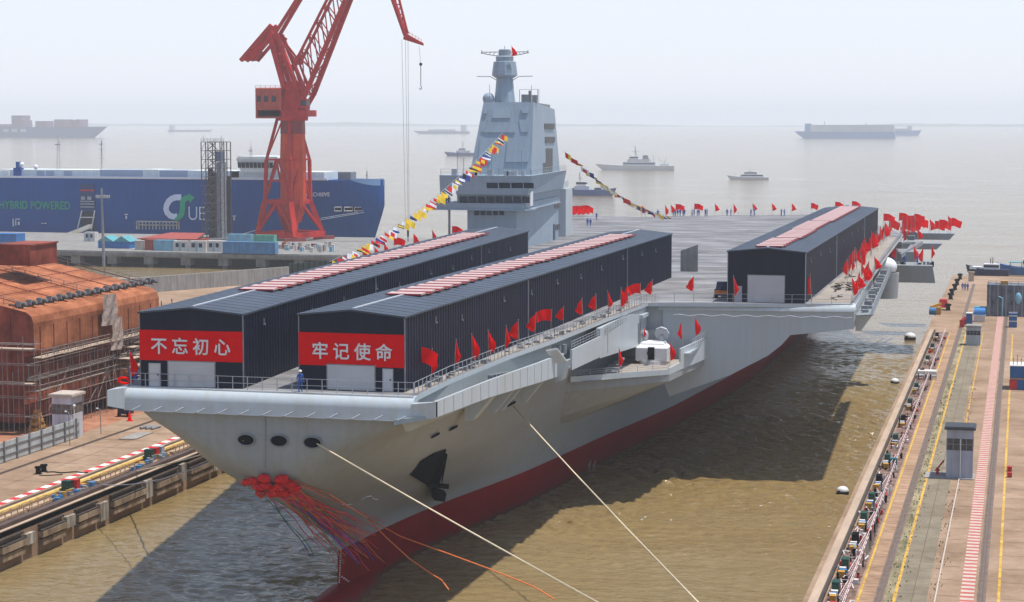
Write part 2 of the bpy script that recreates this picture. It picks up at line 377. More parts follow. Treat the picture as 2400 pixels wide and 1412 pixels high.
# ---- right quay: rails, stripes, edge beam
yellow = mat("yellow line paint", (.55,.30,.03), .7, .2, 1.2, c2=(.6,.38,.07), stain=.25)
railm = mat("worn rail steel", (.12,.085,.065), .4, .2, 2)
redstripe = mat("faded red paint", (.40,.11,.085), .8, .22, 1.5); whitestripe = mat("faded white paint", (.46,.39,.33), .8, .12, 1.5)
redstripe_l = mat("bright red paint", (.55,.03,.04), .8, .15, 1.5); whitestripe_l = mat("bright white paint", (.78,.74,.7), .8, .1, 1.5)
greenish = mat("mossy concrete", (.19,.17,.085), .9, .3, .7, (1,.4,1), c2=(.29,.24,.15), stain=.25)
pave = mat("grey asphalt strip", (.22,.185,.13), .9, .16, .5, (1,.4,1), stain=.25)
slab = mat("timber coloured slab", (.31,.185,.11), .85, .22, 1.2, (.3,1.4,1), c2=(.38,.25,.16), stain=.25)
brownedge = mat("brown steel ground", (.11,.07,.055), .85, .4, 1.1, c2=(.24,.15,.115), stain=.3)
def strip(x0, x1, y0, y1, z, m, name, label):
    g = MB(); n = max(2, int((y1-y0)/3)); 
    for i in range(n):
        ya, yb = y0+(y1-y0)*i/n, y0+(y1-y0)*(i+1)/n
        g.add([(x0,ya,z),(x1,ya,z),(x1,yb,z),(x0,yb,z)], [(0,1,2,3)])
    o = g.build(name, m); tag(o, label, None, None, 'structure'); return o
strip(-16.1, -13.6, 100, 400, 4.006, brownedge, "pavement", "brown stained strip under the cabinets on the right quay")
strip(-13.1, -11.9, 100, 420, 4.006, slab, "pavement", "timber coloured slabs beside the dark rail")
strip(-11.2, -10.35, 100, 420, 4.006, greenish, "pavement", "mossy strip between rail and yellow line")
strip(-10.0, -7.4, 100, 420, 4.006, pave, "pavement", "grey green strip in the middle of the right quay")
def line(name, x, w, y0, y1, label, gaps=()):
    g = MB()
    y = y0
    while y < y1:
        L = random.uniform(9, 30); ya, yb = y, min(y1, y+L)
        if not any(a < ya < b for a, b in gaps):
            g.add([(x-w/2,ya,4.011),(x+w/2,ya,4.011),(x+w/2,yb,4.011),(x-w/2,yb,4.011)], [(0,1,2,3)])
        y = yb+random.uniform(.05, .6)
    o = g.build(name, yellow); tag(o, label, None, None, 'structure')
line("road_marking", -13.3, .22, 100, 400, "yellow line nearest the basin on the right quay")
line("road_marking", -10.2, .25, 100, 400, "bright yellow line left of the tall grey booth")
line("road_marking", -6.9, .16, 245, 400, "yellow line behind the tall grey booth")
line("road_marking", -1.2, .25, 100, 400, "orange yellow line at the far right of the quay")
def redwhite(x0, x1, y0, y1, step, mr, mw, label):
    g = MB(); y = y0; i = 0
    while y < y1:
        g.mi = i % 2; g.add([(x0,y,4.009),(x1,y,4.009),(x1,y+step,4.009),(x0,y+step,4.009)], [(0,1,2,3)]); y += step; i += 1
    o = g.build("road_marking", [mr, mw]); tag(o, label, None, None, 'structure')
redwhite(-4.55, -3.35, 100, 440, .75, redstripe, whitestripe, "faded red and white striped walkway on the right quay")
redwhite(-109.4, -108.5, 100, 300, 1.5, redstripe_l, whitestripe_l, "red and white striped line on the left quay")
def railpair(x, gap, y0, y1, label):
    t = thing("crane_rail", label, "rail", (x, y0, 4.0))
    for s in (-1, 1): g = MB(); g.box(x+s*gap/2-.05, x+s*gap/2+.05, y0, y1, 4.0, 4.09); g.build("rail", railm, t)
    g = MB(); g.box(x-gap/2-.25, x+gap/2+.25, y0, y1, 3.99, 4.014); g.build("rail_bed", mat("rail bed", (.16,.115,.09), .9, .25, 1), t)
railpair(-11.55, .3, 100, 520, "dark crane rail in the middle of the right quay")
railpair(-2.7, .3, 100, 440, "dark crane rail right of the red and white walkway")
railpair(-118.3, .3, 100, 290, "dark crane rail on the left quay by the fence")
railpair(-107.6, .2, 100, 290, "dark crane rail beside the red and white line on the left quay")
# edge beams (timber/steel fender beam along the dock edges)
beamm = mat("brown edge beam", (.40,.30,.22), .8, .15, .8, (1,.2,1)); beamdark = mat("dark rubber beam", (.05,.04,.035), .7, .3, 1)
t = thing("dock_edge", "brown beam along the basin edge of the right quay", "dock edge", (-17, 100, 4))
g = MB(); g.box(-17.35, -16.55, 100, 402, 4.0, 4.45); g.build("beam", beamm, t)
g = MB(); g.box(-16.5, -16.25, 100, 402, 3.99, 4.3); g.build("rubber_strip", beamdark, t)
fr_ = mat("fender rubber", (.13,.09,.06), .85, .45, 1, c2=(.28,.22,.15)); rr = random.Random(4); y = 168; k = 0
while y < 380 and k < 98:
    g = MB(); w = rr.uniform(.35,1.6); z = rr.uniform(2.6,3.2); g.box(-18.0-rr.uniform(.12,.32), -17.98, y, y+w, z-rr.uniform(.3,.9), z+rr.uniform(.1,.5)); g.build("fender_block", fr_, t); y += w+rr.uniform(.5, 2.2)*(1 if y < 260 else 1.8); k += 1
g = MB(); g.box(-18.12, -17.98, 100, 402, 3.5, 3.75); g.build("rubber_rail", mat("worn rubber rail", (.16,.12,.085), .85, .4, .8), t)
t = thing("dock_edge", "dark steel beam along the basin edge of the left quay", "dock edge", (-102, 100, 4))
g = MB(); g.box(-102.6, -101.7, 100, 290, 4.0, 4.5); g.build("beam", mat("dark brown beam", (.09,.06,.05), .7, .25, .6), t)
g = MB(); g.box(-101.65, -101.2, 100, 290, 3.4, 4.1); g.build("rubber_strip", beamm, t)
y = 100; rr = random.Random(9); fend = mat("weathered fender timber", (.27,.19,.125), .85, .3, .5, c2=(.36,.27,.19), streak=.35)
padm = mat("stained concrete pad", (.36,.31,.26), .85, .25, .5, c2=(.42,.38,.33), streak=.5)
g = MB(); gp_ = MB(); gd = MB()
while y < 290:
    L = rr.uniform(5, 9)
    g.box(-101.2, -100.55, y, y+L, 1.9, 2.55); g.box(-101.2, -100.7, y+.2, y+L-.1, 1.0, 1.7); gd.box(-101.19, -100.6, y, y+L, 2.6, 2.72); gd.box(-101.19, -100.9, y, y+L, 3.1, 3.3)
    gp_.box(-101.2, -100.75, y+L+.3, y+L+rr.uniform(1.6,3), .8+rr.random(), 3.2+rr.uniform(-.4,.4))
    y += L+rr.uniform(2.8, 4)
g.pieces("wale", fend, t, n=8); gp_.pieces("fender_pad", padm, t, n=8); gd.pieces("rubber_rail", beamdark, t, n=8)

# expansion joints across both quays
g = MB(); jm = mat("dark joint", (.12,.085,.06), .9, .3, 1); rr = random.Random(8)
for i in range(40):
    y = 165+i*6+rr.uniform(-.3,.3)
    for xa, xb in ((-10.1,-7.3),(-7.2,-4.8),(-1.0,30)): g.add([(xa,y,4.013),(xb,y,4.013),(xb,y+.07,4.013),(xa,y+.07,4.013)], [(0,1,2,3)])
    g.add([(-121,y,4.013),(-110,y,4.013),(-110,y+.09,4.013),(-121,y+.09,4.013)], [(0,1,2,3)])
for x in (3.0, 9.0, -8.7, -114): g.add([(x,100,4.0135),(x+.07,100,4.0135),(x+.07,400,4.0135),(x,400,4.0135)], [(0,1,2,3)])
o = g.build("pavement", jm); tag(o, "thin dark joints between the concrete slabs of both quays", None, None, 'structure')
g = MB(); pts = [PZ(*q, 4.012) for q in ((2020,1250),(2042,1190),(2062,1130),(2078,1110),(2088,1112),(2074,1165),(2058,1235),(2040,1290),(2022,1320))]; g.add(pts, [list(range(len(pts)))])
o = g.build("pavement", mat("wet concrete", (.085,.07,.05), .12, .3, 1, spec=.6)); tag(o, "dark wet patch on the right quay beside the cabinets", None, None, 'structure')
# ---- far concrete wall at the end of the left quay
A, B = Vector((-206, 445, 4)), Vector((-188, 480, 4))
g = MB(); d = (B-A).normalized(); q = Vector((-d.y, d.x, 0))*.8
p0, p1 = A-d*40, B+d*4
g.hexa([p0, p1, p1+q, p0+q], [p+Vector((0,0,3.9)) for p in (p0, p1, p1+q, p0+q)])
t = g.single("concrete_wall", concgrey, "long grey concrete wall behind the orange hull block", "wall")
g = MB(); p2 = p1+d*.2; p3 = p1+d*16
g.hexa([p2, p3, p3+q, p2+q], [p+Vector((0,0,4.6)) for p in (p2, p3, p3+q, p2+q)])
for i in range(8):
    a = p2.lerp(p3, (i+.5)/8)-q*.15; g.beam(a, a+Vector((0,0,4.9)), .3)
g.single("dock_gate", mat("dark green gate", (.02,.035,.03), .6, .3, .5), "dark green gate at the end of the grey concrete wall", "gate")
# ------------------------------------------------------------------ aircraft carrier: hull
CX, CY0 = -63.1, 158.0
KEY = {
 -4: [(18,0),(30,.4),(42,.8),(70,4.2),(97,7),(138,11.5),(190,15.5),(254,16),(300,12),(322,8)],
 0: [(18,0),(30,.7),(42,1.5),(70,5.9),(97,8.7),(138,13.3),(190,17),(254,17.5),(300,15),(322,11)],
 5: [(18,0),(30,1.0),(40,2.3),(65,7.0),(90,10.2),(127,15.2),(200,20),(260,20.5),(300,18),(322,14)],
 10: [(9,0),(12,1.5),(18,3.2),(30,5.4),(45,7.3),(70,9.7),(100,13),(140,17),(200,21),(260,21.5),(322,17)],
 14: [(1.6,0),(2.1,1.6),(4,4.0),(8,6.2),(15,8.2),(30,9.6),(50,10.5),(75,11.5),(100,14),(140,18),(200,22),(322,20)],
 16.4: [(-.2,0),(0,2.4),(1.2,5.2),(4,7.9),(10,9.8),(20,10.8),(45,11.5),(75,12.2),(100,14.6),(140,18.5),(200,22.5),(322,21)],
 18.6: [(-.3,0),(-.2,4.6),(.6,8),(2.6,9.9),(8,11.4),(20,12.1),(45,12.5),(75,13),(100,15),(140,19),(200,23),(322,22)],
 20.8: [(-.3,0),(-.2,6.5),(.2,10.6),(1.2,12.2),(4,12.9),(15,13.3),(45,13.7),(75,14),(100,16),(140,20),(200,24),(322,24)],
 22.55: [(-.3,0),(-.2,6.5),(.2,10.6),(1.2,12.2),(4,12.9),(15,13.3),(45,14.2),(75,15),(100,17),(140,21),(200,25),(322,25)]}
KZ = sorted(KEY)
def hullpt(u, z, side):
    ys, ws = [], []
    for k in KZ:
        s0 = KEY[k][0][0]; s = s0+(u**1.9)*(322-s0); ys.append((k, s)); ws.append((k, interp(KEY[k], s)))
    return Vector((CX+side*interp(ws, z), CY0+interp(ys, z), z))
NU = 110
def loft(zs):
    g = MB()
    for side in (-1, 1):
        k = len(g.v)
        for i in range(NU+1):
            for z in zs: g.v.append(hullpt(i/NU, z, side))
        m = len(zs)
        for i in range(NU):
            for j in range(m-1):
                a = k+i*m+j; g.f.append([a, a+1, a+m+1, a+m]); g.m.append(0)
    return g
carrier = thing("aircraft_carrier", "huge light grey aircraft carrier with red underside afloat in the basin", "warship", (CX, CY0, 0))
gh = loft([5+ (22.55-5)*i/26 for i in range(27)])
ga = MB(); 
w0 = [hullpt(1, z, -1) for z in (-4, 5, 12, 22.5)]; w1 = [hullpt(1, z, 1) for z in (22.5, 12, 5, -4)]
gh.add(w0+w1, [list(range(8))])
hull = gh.build("hull", hullgrey, carrier, smooth=35)
gu = loft([-4, -2.5, -1, 0, 1.2, 2.5, 3.8, 5.0])
gu.build("underbody", antifoul, carrier, smooth=35, label="dark red lower hull near the waterline")
BVH = BVHTree.FromPolygons([tuple(v) for v in gh.v+gu.v], gh.f+[[i+len(gh.v) for i in f] for f in gu.f])
def onhull(px, py, off=.05):
    h, n, i, d = BVH.ray_cast(CAM, ray(px, py).normalized())
    if h is None: return PX(px, py, -52)
    if n.dot(ray(px, py)) > 0: n = -n
    return h+n*off
def hulln(px, py):
    h, n, i, d = BVH.ray_cast(CAM, ray(px, py).normalized())
    return (-n if n.dot(ray(px, py)) > 0 else n) if n is not None else Vector((0,-1,0))
g = MB(); c = Vector((CX, 176, -1.4))
def bulb(u, v):
    t = u; r = 3.1*math.sqrt(max(0, 1-((1-t)**2.2)))*(1 if t < .6 else 1-.25*((t-.6)/.4)); a = 2*math.pi*v
    return (CX+r*.85*math.cos(a), 165.2+t*20, -1.2+r*math.sin(a)*(.95)+.35*math.exp(-((t-.25)/.2)**2))
g.grid(bulb, 18, 20); g.build("bulbous_bow", antifoul, carrier, smooth=60)
g = MB()
for i in range(14): 
    p = onhull(797-4*(i/13)+1, 1292+5.6*i, .04); g.box(p.x-.07, p.x+.07, p.y-.05, p.y+.02, p.z-.06, p.z+.06)
for i in range(7):
    p = onhull(800+5*i, 1352+3.5*i, .06); g.box(p.x-.08, p.x+.08, p.y-.05, p.y+.02, p.z-.06, p.z+.06)
g.build("draught_marks", whitestripe_l, carrier)

# deck
DECK = [(-76.2,157.7),(-49.6,157.7),(-49.9,170),(-49.3,189),(-48.2,204),(-47.3,228),(-46.3,247.6),(-20.6,252.6),(-22.3,334),(-23.5,410),(-34,455),(-38,496),(-82,474),(-88,467),(-110,469),(-107,440),(-104,400),(-103,330),(-100,280),(-90,230),(-83,190),(-78,165)]
g = MB(); g.prism(DECK, 22.55, 23.0)
for f, i in zip(g.f, range(len(g.f))): g.m[i] = 1 if i == 1 else 0
g.build("flight_deck", [lightgrey, deckmat], carrier)
# pale worn walkway along the port deck edge
sandmat = mat("pale deck edge coating", (.31,.275,.24), .85, .12, .5, stain=.15)
g = MB(); E_ = [(-49.8,160),(-49.9,170),(-49.3,189),(-48.2,204),(-47.3,228),(-46.5,246)]
for (xa, ya), (xb, yb) in zip(E_, E_[1:]): g.add([(xa-1.5,ya,23.006),(xa-.15,ya,23.006),(xb-.15,yb,23.006),(xb-1.5,yb,23.006)], [(0,1,2,3)])
g.add([(-26.2,254,23.006),(-21,254,23.006),(-22.6,334,23.006),(-24.0,400,23.006),(-26.0,400,23.006)], [(0,1,2,3,4)])
g.build("deck_walkway", sandmat, carrier)
g = MB()      # jet blast deflector panel behind the second shed and plates on the deck
a = PZ(1590,640,23); g.hexa([(a.x-.2,a.y+3,23),(a.x+2.5,a.y+3,23),(a.x+2.5,a.y+3.3,23),(a.x-.2,a.y+3.3,23)], [(a.x-.2,a.y+3,26.2),(a.x+2.5,a.y+3,27.2),(a.x+2.5,a.y+3.3,27.2),(a.x-.2,a.y+3.3,26.2)])
g.build("blast_deflector", concgrey, carrier)
# rounded edge of the bow
def fascia(p0, p1, drop, name, m=lightgrey):
    p0, p1 = Vector(p0), Vector(p1); d = (p1-p0).normalized(); out = Vector((d.y, -d.x, 0))
    prof = [(-.6, .02)]+[(1.05*math.sin(a)-0.25, 1.05*math.cos(a)-1.03) for a in [R(8*i) for i in range(2, 12)]]+[(.8, -drop), (-.8, -drop-.1), (-.8, -.4)]
    g = MB(); g.extr([p0+out*a+Vector((0,0,b)) for a, b in prof], p1-p0); return g.build(name, m, carrier, smooth=30)
fascia((-76.1,157.9,23), (-49.5,157.9,23), 2.0, "bow_edge")
fascia((-45.2,249.5,23), (-20.3,252.9,23), 1.0, "deck_edge")
# corner and port gallery
g = MB(); g.mark()
g.hexa([(-77.1,155.9,21.5),(-76.0,157.0,21.1),(-76.0,160,21.1),(-77.1,166,21.5)], [(-77.1,155.9,22.9),(-76.0,157.0,23.0),(-76.0,160,23.0),(-77.1,166,22.9)])
g.hexa([(-77.1,166,21.5),(-76.8,166,21.5),(-82.7,196,21),(-83,196,21)], [(-77.1,166,22.9),(-76.8,166,22.9),(-82.7,196,22.9),(-83,196,22.9)])
g.hexa([(-49.6,157.2,21.1),(-47.0,155.7,21.6),(-47.0,156.1,21.6),(-49.6,158,21.1)], [(-49.6,157.0,22.5),(-47.0,155.7,22.95),(-47.0,156.1,22.95),(-49.6,158,22.5)])
g.mark(); zt = [(155.7,23.0,21.65),(173,22.6,21.0),(190,22.0,20.0),(203,21.6,19.3)]
for (ya,ta,ba),(yb,tb,bb) in zip(zt, zt[1:]):
    g.hexa([(-47.25,ya,ba),(-47.0,ya,ba),(-47.0,yb,bb),(-47.25,yb,bb)], [(-47.25,ya,ta),(-47.0,ya,ta),(-47.0,yb,tb),(-47.25,yb,tb)])
for y in [158+i*2.9 for i in range(16)]:
    t_, b_ = interp([(a, b) for a, b, c in zt], y), interp([(a, c) for a, b, c in zt], y)
    g.box(-47.02, -46.96, y-.03, y+.03, b_+.05, t_-.02)
g.mark(); g.hexa([(-47.25,207,19.3),(-47,207,19.3),(-47,222,19.0),(-47.25,222,19.0)], [(-47.25,207,21.5),(-47,207,21.5),(-47,222,21.4),(-47.25,222,21.4)])
g.pieces("bulwark", lightgrey, carrier)
g = MB()
g.hexa([(-51,156.6,20.7),(-47.1,156.2,21.55),(-47.2,203,20.1),(-50.2,203,20.1)], [(-51,156.6,21.2),(-47.1,156.2,21.75),(-47.2,203,20.4),(-50.2,203,20.4)])
g.hexa([(-50.2,203,19.6),(-47.2,203,19.6),(-47.2,250,19.4),(-50.2,250,19.4)], [(-50.2,203,19.85),(-47.2,203,19.85),(-47.2,250,19.7),(-50.2,250,19.7)])
g.pieces("catwalk", mat("catwalk floor", (.30,.35,.37), .7, .15, .6), carrier, n=8)
g = MB()      # wall with door ahead of the angled deck, ledge and stair below it
g.hexa([(-47.6,222,18.8),(-47.1,222,18.8),(-46.6,248.5,17.6),(-47.2,248.5,17.6)], [(-47.6,222,22.3),(-47.1,222,22.3),(-46.6,248.5,22.5),(-47.2,248.5,22.5)])
for y in (226, 230, 234, 238): g.box(-47.05, -46.95, y-.06, y+.06, 19, 21.4)
g.box(-47.3,-46.2,244,248.4,21.3,21.75); g.box(-47.2,-44.62,249.6,250.0,16.5,22.5)
g.build("gallery_wall", lightgrey, carrier)
g = MB(); g.box(-46.9, -46.62, 243.2, 244.9, 18.4, 20.8); g.box(-47,-44.55,249.8,250.2,16.5,22.5) if False else None; g.build("door", steelgrey, carrier, label="grey oval door in the side gallery by the gun platform")
g = MB()      # hinged boom bracket standing off the bulwark
q = [PY(1297,852,200), PY(1327,847,200), PY(1316,893,200), PY(1301,897,200)]
g.extr(q, (0, 2.2, 0)); g.extr([PX(1280,824,-47.4), PX(1299,853,-47.0), PY(1328,848,199.6), PX(1306,820,-46.5)], (0,0,.2))
g.build("boom_bracket", lightgrey, carrier)
g = MB()      # underside brackets
for y, w in ((176,2.2),(184,.8),(187,.8),(196,1.2)):
    b_ = interp([(a, c) for a, b, c in zt], y)
    g.hexa([(-50.3,y,b_-2.6),(-49.6,y,b_-2.6),(-49.6,y+w,b_-2.6),(-50.3,y+w,b_-2.6)], [(-50.3,y,b_+.1),(-47.4,y,b_+.1),(-47.4,y+w,b_+.1),(-50.3,y+w,b_+.1)])
g.hexa([(-50.6,158.6,19.9),(-50.2,158.6,19.9),(-50.2,162,20.2),(-50.6,162,20.2)], [(-50.8,157.5,21.2),(-47.05,156.3,21.6),(-47.05,169,21.1),(-50.6,169,21.1)])
g.pieces("bracket", lightgrey, carrier, n=8)
# brackets and cable along the lower edge of bow and angled deck fascia
g = MB(); g.mark()
n = 13
for i in range(n):
    x = -75.5+i*2.03
    g.tube([(x,157.0,21.05),(x+.5,156.55,21.15),(x+1.15,156.75,21.5)], .06, 5); g.tube([(x,157.0,21.02),(x+2.0,157.0,21.0)], .05, 4)
g.mark()
for i in range(16):
    t0 = i/16; p = Vector((-43,248.1,21.5)).lerp(Vector((-20.6,251.5,21.4)), t0); q = Vector((-43,248.1,21.5)).lerp(Vector((-20.6,251.5,21.4)), (i+1)/16)
    mid = p.lerp(q, .5)+Vector((0,-.25,-.12 if i % 2 else .1)); g.tube([p+Vector((0,-.15,0)), mid, q+Vector((0,-.15,0))], .07, 5)
g.pieces("stanchion_row", trimmat, carrier)
# gun platform
g = MB(); P_ = [PZ(1337,912,14.9), PZ(1569,894,14.9)]
bx0, by0, bx1, by1 = P_[0].x, P_[0].y, P_[1].x, P_[1].y
tri = [(bx0,by0),(bx1,by1),(-39.4,250),(-50.5,250)]
bxi = bx0-3.5
g.hexa([(bxi,by0-1,14.2),(bx1,by1,14.9),(-39.3,250,14.9),(-53,250,14.9)], [(bxi,by0-1,15.7),(bx1,by1,15.7),(-39.3,250,15.7),(-53,250,15.7)])
# tapered underside
g.hexa([(-56.5,by0+2,9.8),(-52.6,by0+6,10.0),(-50.5,250,9.5),(-54,250,9.5)], [(bxi,by0-.9,14.195),(bx1-.01,by1+.01,14.895),(-39.35,249.9,14.895),(-53,249.9,14.895)])
g.build("gun_platform", hullgrey, carrier)
g = MB()
def wallseg(a, b, z0a, z1a, z0b, z1b, w=.22):
    a, b = Vector((*a,0)), Vector((*b,0)); q = (b-a).normalized(); q = Vector((-q.y, q.x, 0))*w
    g.hexa([a+Vector((0,0,z0a)), b+Vector((0,0,z0b)), b+q+Vector((0,0,z0b)), a+q+Vector((0,0,z0a))], [a+Vector((0,0,z1a)), b+Vector((0,0,z1b)), b+q+Vector((0,0,z1b)), a+q+Vector((0,0,z1a))])
wallseg((bx0,by0),(bx1,by1),15.7,16.35,15.7,16.35)
wallseg((bx1,by1),(bx1+.5,by1+5),15.7,16.5,15.7,16.6); wallseg((bx1+.5,by1+5),(-39.0,250),15.7,18.3,15.7,18.5)
g.box(-40.6,-39.4,by1+6.5,250,17.4,17.6)
g.build("gun_platform_bulwark", lightgrey, carrier)
g = MB(); g.prism([(bx0+1.2,by0+.6),(bx1-.4,by1+.5),(-39.6,249.9),(-50,249.9)], 15.7, 15.72); g.build("gun_platform_floor", sandmat, carrier)
g = MB()      # stair and bulkhead behind the gun
g.box(-49.5,-44.5,247.6,248.4,15.7,19.5)
for i in range(6): g.box(-49.8+i*.5, -46.8, by0+6+i*1.0, by0+6.8+i*1.0, 15.7+i*.28, 15.95+i*.28)
g.pieces("stair_step", steelgrey, carrier, n=8)
# angled deck outrigger: slab-sided box that carries the deck overhang
prof = [(-44.6,22.5),(-20.45,22.5),(-20.45,19.8),(-28.5,18.9),(-29.5,17.6),(-31.2,16.2),(-36,13.6),(-43.7,10.7),(-44.6,13)]
g = MB(); n = len(prof)
secs = [(0,1.0),(30,.97),(70,.9),(85,.6)]
k = len(g.v)
for dy, q in secs:
    for x, z in prof:
        xx = -45+(x+45)*q
        yy = 249.2+dy+((x+44.6)/24.2*3.2 if dy == 0 else 0); g.v.append(Vector((xx, yy, z)))
for i in range(len(secs)-1):
    for j in range(n): g.f.append([k+i*n+j, k+i*n+(j+1)%n, k+(i+1)*n+(j+1)%n, k+(i+1)*n+j]); g.m.append(0)
g.f.append([k+j for j in range(n)]); g.m.append(0); g.f.append([k+3*n+j for j in range(n)]); g.m.append(0)
g.build("deck_overhang", mat("overhang grey paint", (.39,.44,.48), .42, .03, .1, streak=.02, spec=.4), carrier)
# port catwalk along the angled deck and sponsons further aft
grate = mat("catwalk grating", (.20,.225,.235), .7, .25, 2.5)
ci = lambda y: -20.2-2.1*(y-252)/73; co_ = lambda y: -18.1-2.4*(y-252)/73
g = MB(); g.hexa([(-20.2,252.8,21.4),(-18.1,253.3,21.5),(co_(325),325,21.5),(ci(325),325,21.4)], [(-20.2,252.8,21.55),(-18.1,253.3,21.65),(co_(325),325,21.65),(ci(325),325,21.55)]); g.build("catwalk", grate, carrier)
g = MB()
for i in range(13):
    y = 256+i*5.3; a, b = ci(y), co_(y); g.hexa([(a-.2,y,19.2),(a+.5,y,19.2),(a+.5,y+.35,19.2),(a-.2,y+.35,19.2)], [(a-.2,y,21.4),(b,y,21.5),(b,y+.35,21.5),(a-.2,y+.35,21.4)])
g.pieces("catwalk_bracket", lightgrey, carrier, n=8)
g = MB(); rr = random.Random(3)
for i in range(26):
    y = 256+i*2.6; h = rr.uniform(.2,.9); x = (ci(y)+co_(y))/2; g.box(x-.5+rr.uniform(-.2,.2), x+.2+rr.uniform(0,.4), y, y+rr.uniform(.4,1.2), 21.6, 21.6+h)
g.pieces("catwalk_equipment", steelgrey, carrier, n=8)
g = MB(); g.rail([(-18.2,253.5,21.65),(co_(325),325,21.65)], 1.1, 2.2); g.rail([(-20.7,253,23),(-22.4,334,23),(-23.6,408,23)], 1.1, 3)
g.rail([(-76,158.4,23),(-49.8,158.4,23)], 1.15, 1.4, .035, 2)
g.rail([(-49.8,158.6,23),(-50,170,23),(-49.4,189,23),(-48.3,204,23),(-47.4,228,23),(-46.4,247.4,23)], 1.15, 1.3, .035, 2)
g.rail([(-45.5,248.4,23),(-20.8,252.4,23)], 1.15, 2.4, .035, 2)
g.rail([(-38.2,495.5,23),(-82,473.7,23),(-88,466.7,23),(-109.8,468.7,23)], 1.1, 4, .035, 2)
g.rail([(-47.1,207,21.5),(-47.1,222,21.4)], .9, 1.5); g.rail([(-46.9,224,21.5),(-46.8,243,21.7)], .9, 1.5)
g.rail([(bx0+.4,by0+.2,16.35),(bx1-.2,by1+.1,16.35)], .7, 2.2); g.rail([(-39.1,by1+6,18.4),(-39.0,250,18.5)], .9, 1.6)
g.pieces("guard_rail", trimmat, carrier)
def sponson(name, px0, px1, pyt, pyb, Y, depth, m=hullgrey, taper=.6):
    a, b = PY(px0, pyb, Y), PY(px1, pyb, Y); t = PY(px0, pyt, Y).z; g = MB()
    g.hexa([(a.x,Y,a.z),(b.x,Y,a.z),(b.x-depth*.05,Y+depth,a.z),(a.x-3,Y+depth,a.z)], [(a.x-taper*.3,Y,t),(b.x-taper,Y,t),(b.x-taper-depth*.05,Y+depth,t),(a.x-3,Y+depth,t)])
    return g.build(name, m, carrier)
a, b = PY(2030,700,345), PY(2105,700,345); zt_ = PY(2105,642,345).z
g = MB(); g.lathe(((a.x+b.x)/2,347,a.z), [((b.x-a.x)/2*.94,0),((b.x-a.x)/2,zt_-a.z),((b.x-a.x)/2-.3,zt_-a.z),((b.x-a.x)/2-.4,zt_-a.z-.7)], 20, 1, .9); g.build("round_sponson", hullgrey, carrier, smooth=40)
sponson("stern_sponson", 2088, 2192, 622, 662, 395, 16)
sponson("stern_sponson", 2100, 2195, 570, 584, 430, 8, taper=-1.2)
sponson("stern_sponson", 2148, 2225, 547, 562, 448, 8, taper=-1.2)
sponson("stern_sponson", 2060, 2150, 590, 620, 405, 10, steelgrey)
g = MB()
for i in range(16):
    a = PY(2075+random.random()*70, 600-random.random()*60, 420+random.random()*15); s_ = random.uniform(.4,1.3); g.box(a.x-s_,a.x+s_,a.y,a.y+s_*2,a.z-s_*.7,a.z+s_*.6)
for i in range(14):
    a = PY(2095+random.random()*95, 617+random.random()*6, 398); g.box(a.x-.25,a.x+.25,a.y,a.y+.5,a.z-.5,a.z+.5)
for q0, q1 in (((2085,640),(2140,575)),((2050,660),(2110,590)),((2110,600),(2160,570))):
    g.beam(PY(*q0,400), PY(*q1,425), .5, .9)
g.pieces("stern_machinery", steelgrey, carrier, n=8)
a = PY(2070,625,350); g = MB(); g.ball(a, 2.2, 10, (1.1,1,.8)); g.cyl(a-Vector((0,0,2.5)), a-Vector((0,0,.5)), 1.6, 14); g.build("launcher", whitemat, carrier, smooth=40)

# hull openings: flat dark plates, the shade inside is painted
def disc_on(name, px, py, rx, ry, m, rim, parent=carrier):
    p = onhull(px, py, .12); n = hulln(px, py); u = n.cross(Vector((0,0,1))).normalized(); v = u.cross(n)
    g = MB(); N = 22; g.add([p+u*(rx*math.cos(2*math.pi*i/N))+v*(ry*math.sin(2*math.pi*i/N)) for i in range(N)], [list(range(N))]); o = g.build(name, m, parent)
    g = MB(); g.tube([p+n*.03+u*(rx*math.cos(2*math.pi*i/N))+v*(ry*math.sin(2*math.pi*i/N)) for i in range(N+1)], .06, 6, cap=False); g.build("rim", rim, o, smooth=60)
    return o
pinkred = mat("dull bronze metal", (.2,.13,.1), .5, .2, 2)
for px, py in ((578,1031),(655,1033),(733,1037)): disc_on("fairlead", px, py, .8, .5, darkmat, steelgrey)
def plate(name, pix, m, off=.1, thick=.08, label=None, parent=carrier):
    pts = [onhull(*q, off) for q in pix]; n = hulln(*pix[0]); g = MB(); g.extr(pts, n*thick); return g.build(name, m, parent, label=label)
for q in ((1018,1020),(1060,1003),(1196,947)):
    plate("mooring_slot", [(q[0]-10,q[1]+6),(q[0]-7,q[1]+1),(q[0]+10,q[1]-8),(q[0]+8,q[1]-3)], darkmat)
plate("anchor_pocket", [(1044,1052),(1028,1128),(1000,1136),(960,1112),(985,1080),(1015,1062)], darkmat, .06)
an = [onhull(*q, .5) for q in ((1004,1132),(1033,1140),(1028,1162),(1004,1156))]
g = MB(); g.extr(an, hulln(1016,1145)*.5); g.beam(onhull(1038,1062,.35), onhull(1016,1132,.5), .35); g.beam(onhull(1042,1062,.3), onhull(1030,1120,.4), .15)
g.beam(onhull(1000,1128,.5), onhull(1040,1132,.5), .5, .5); g.build("anchor", darkmat, carrier)
g = MB()
for px in (1378, 1389):
    a = onhull(px, 1092, .1); g.ball(a, .5, 8, (.5,.8,1)); g.cyl(a+Vector((0,0,.3)), a+Vector((.1,.2,1)), .28, 8)
g.build("side_scuttle", pinkred, carrier)
g = MB(); g.tube([onhull(622, 968+i*10, .06) for i in range(14)], .05, 4); g.build("bow_seam", hullgrey, carrier)
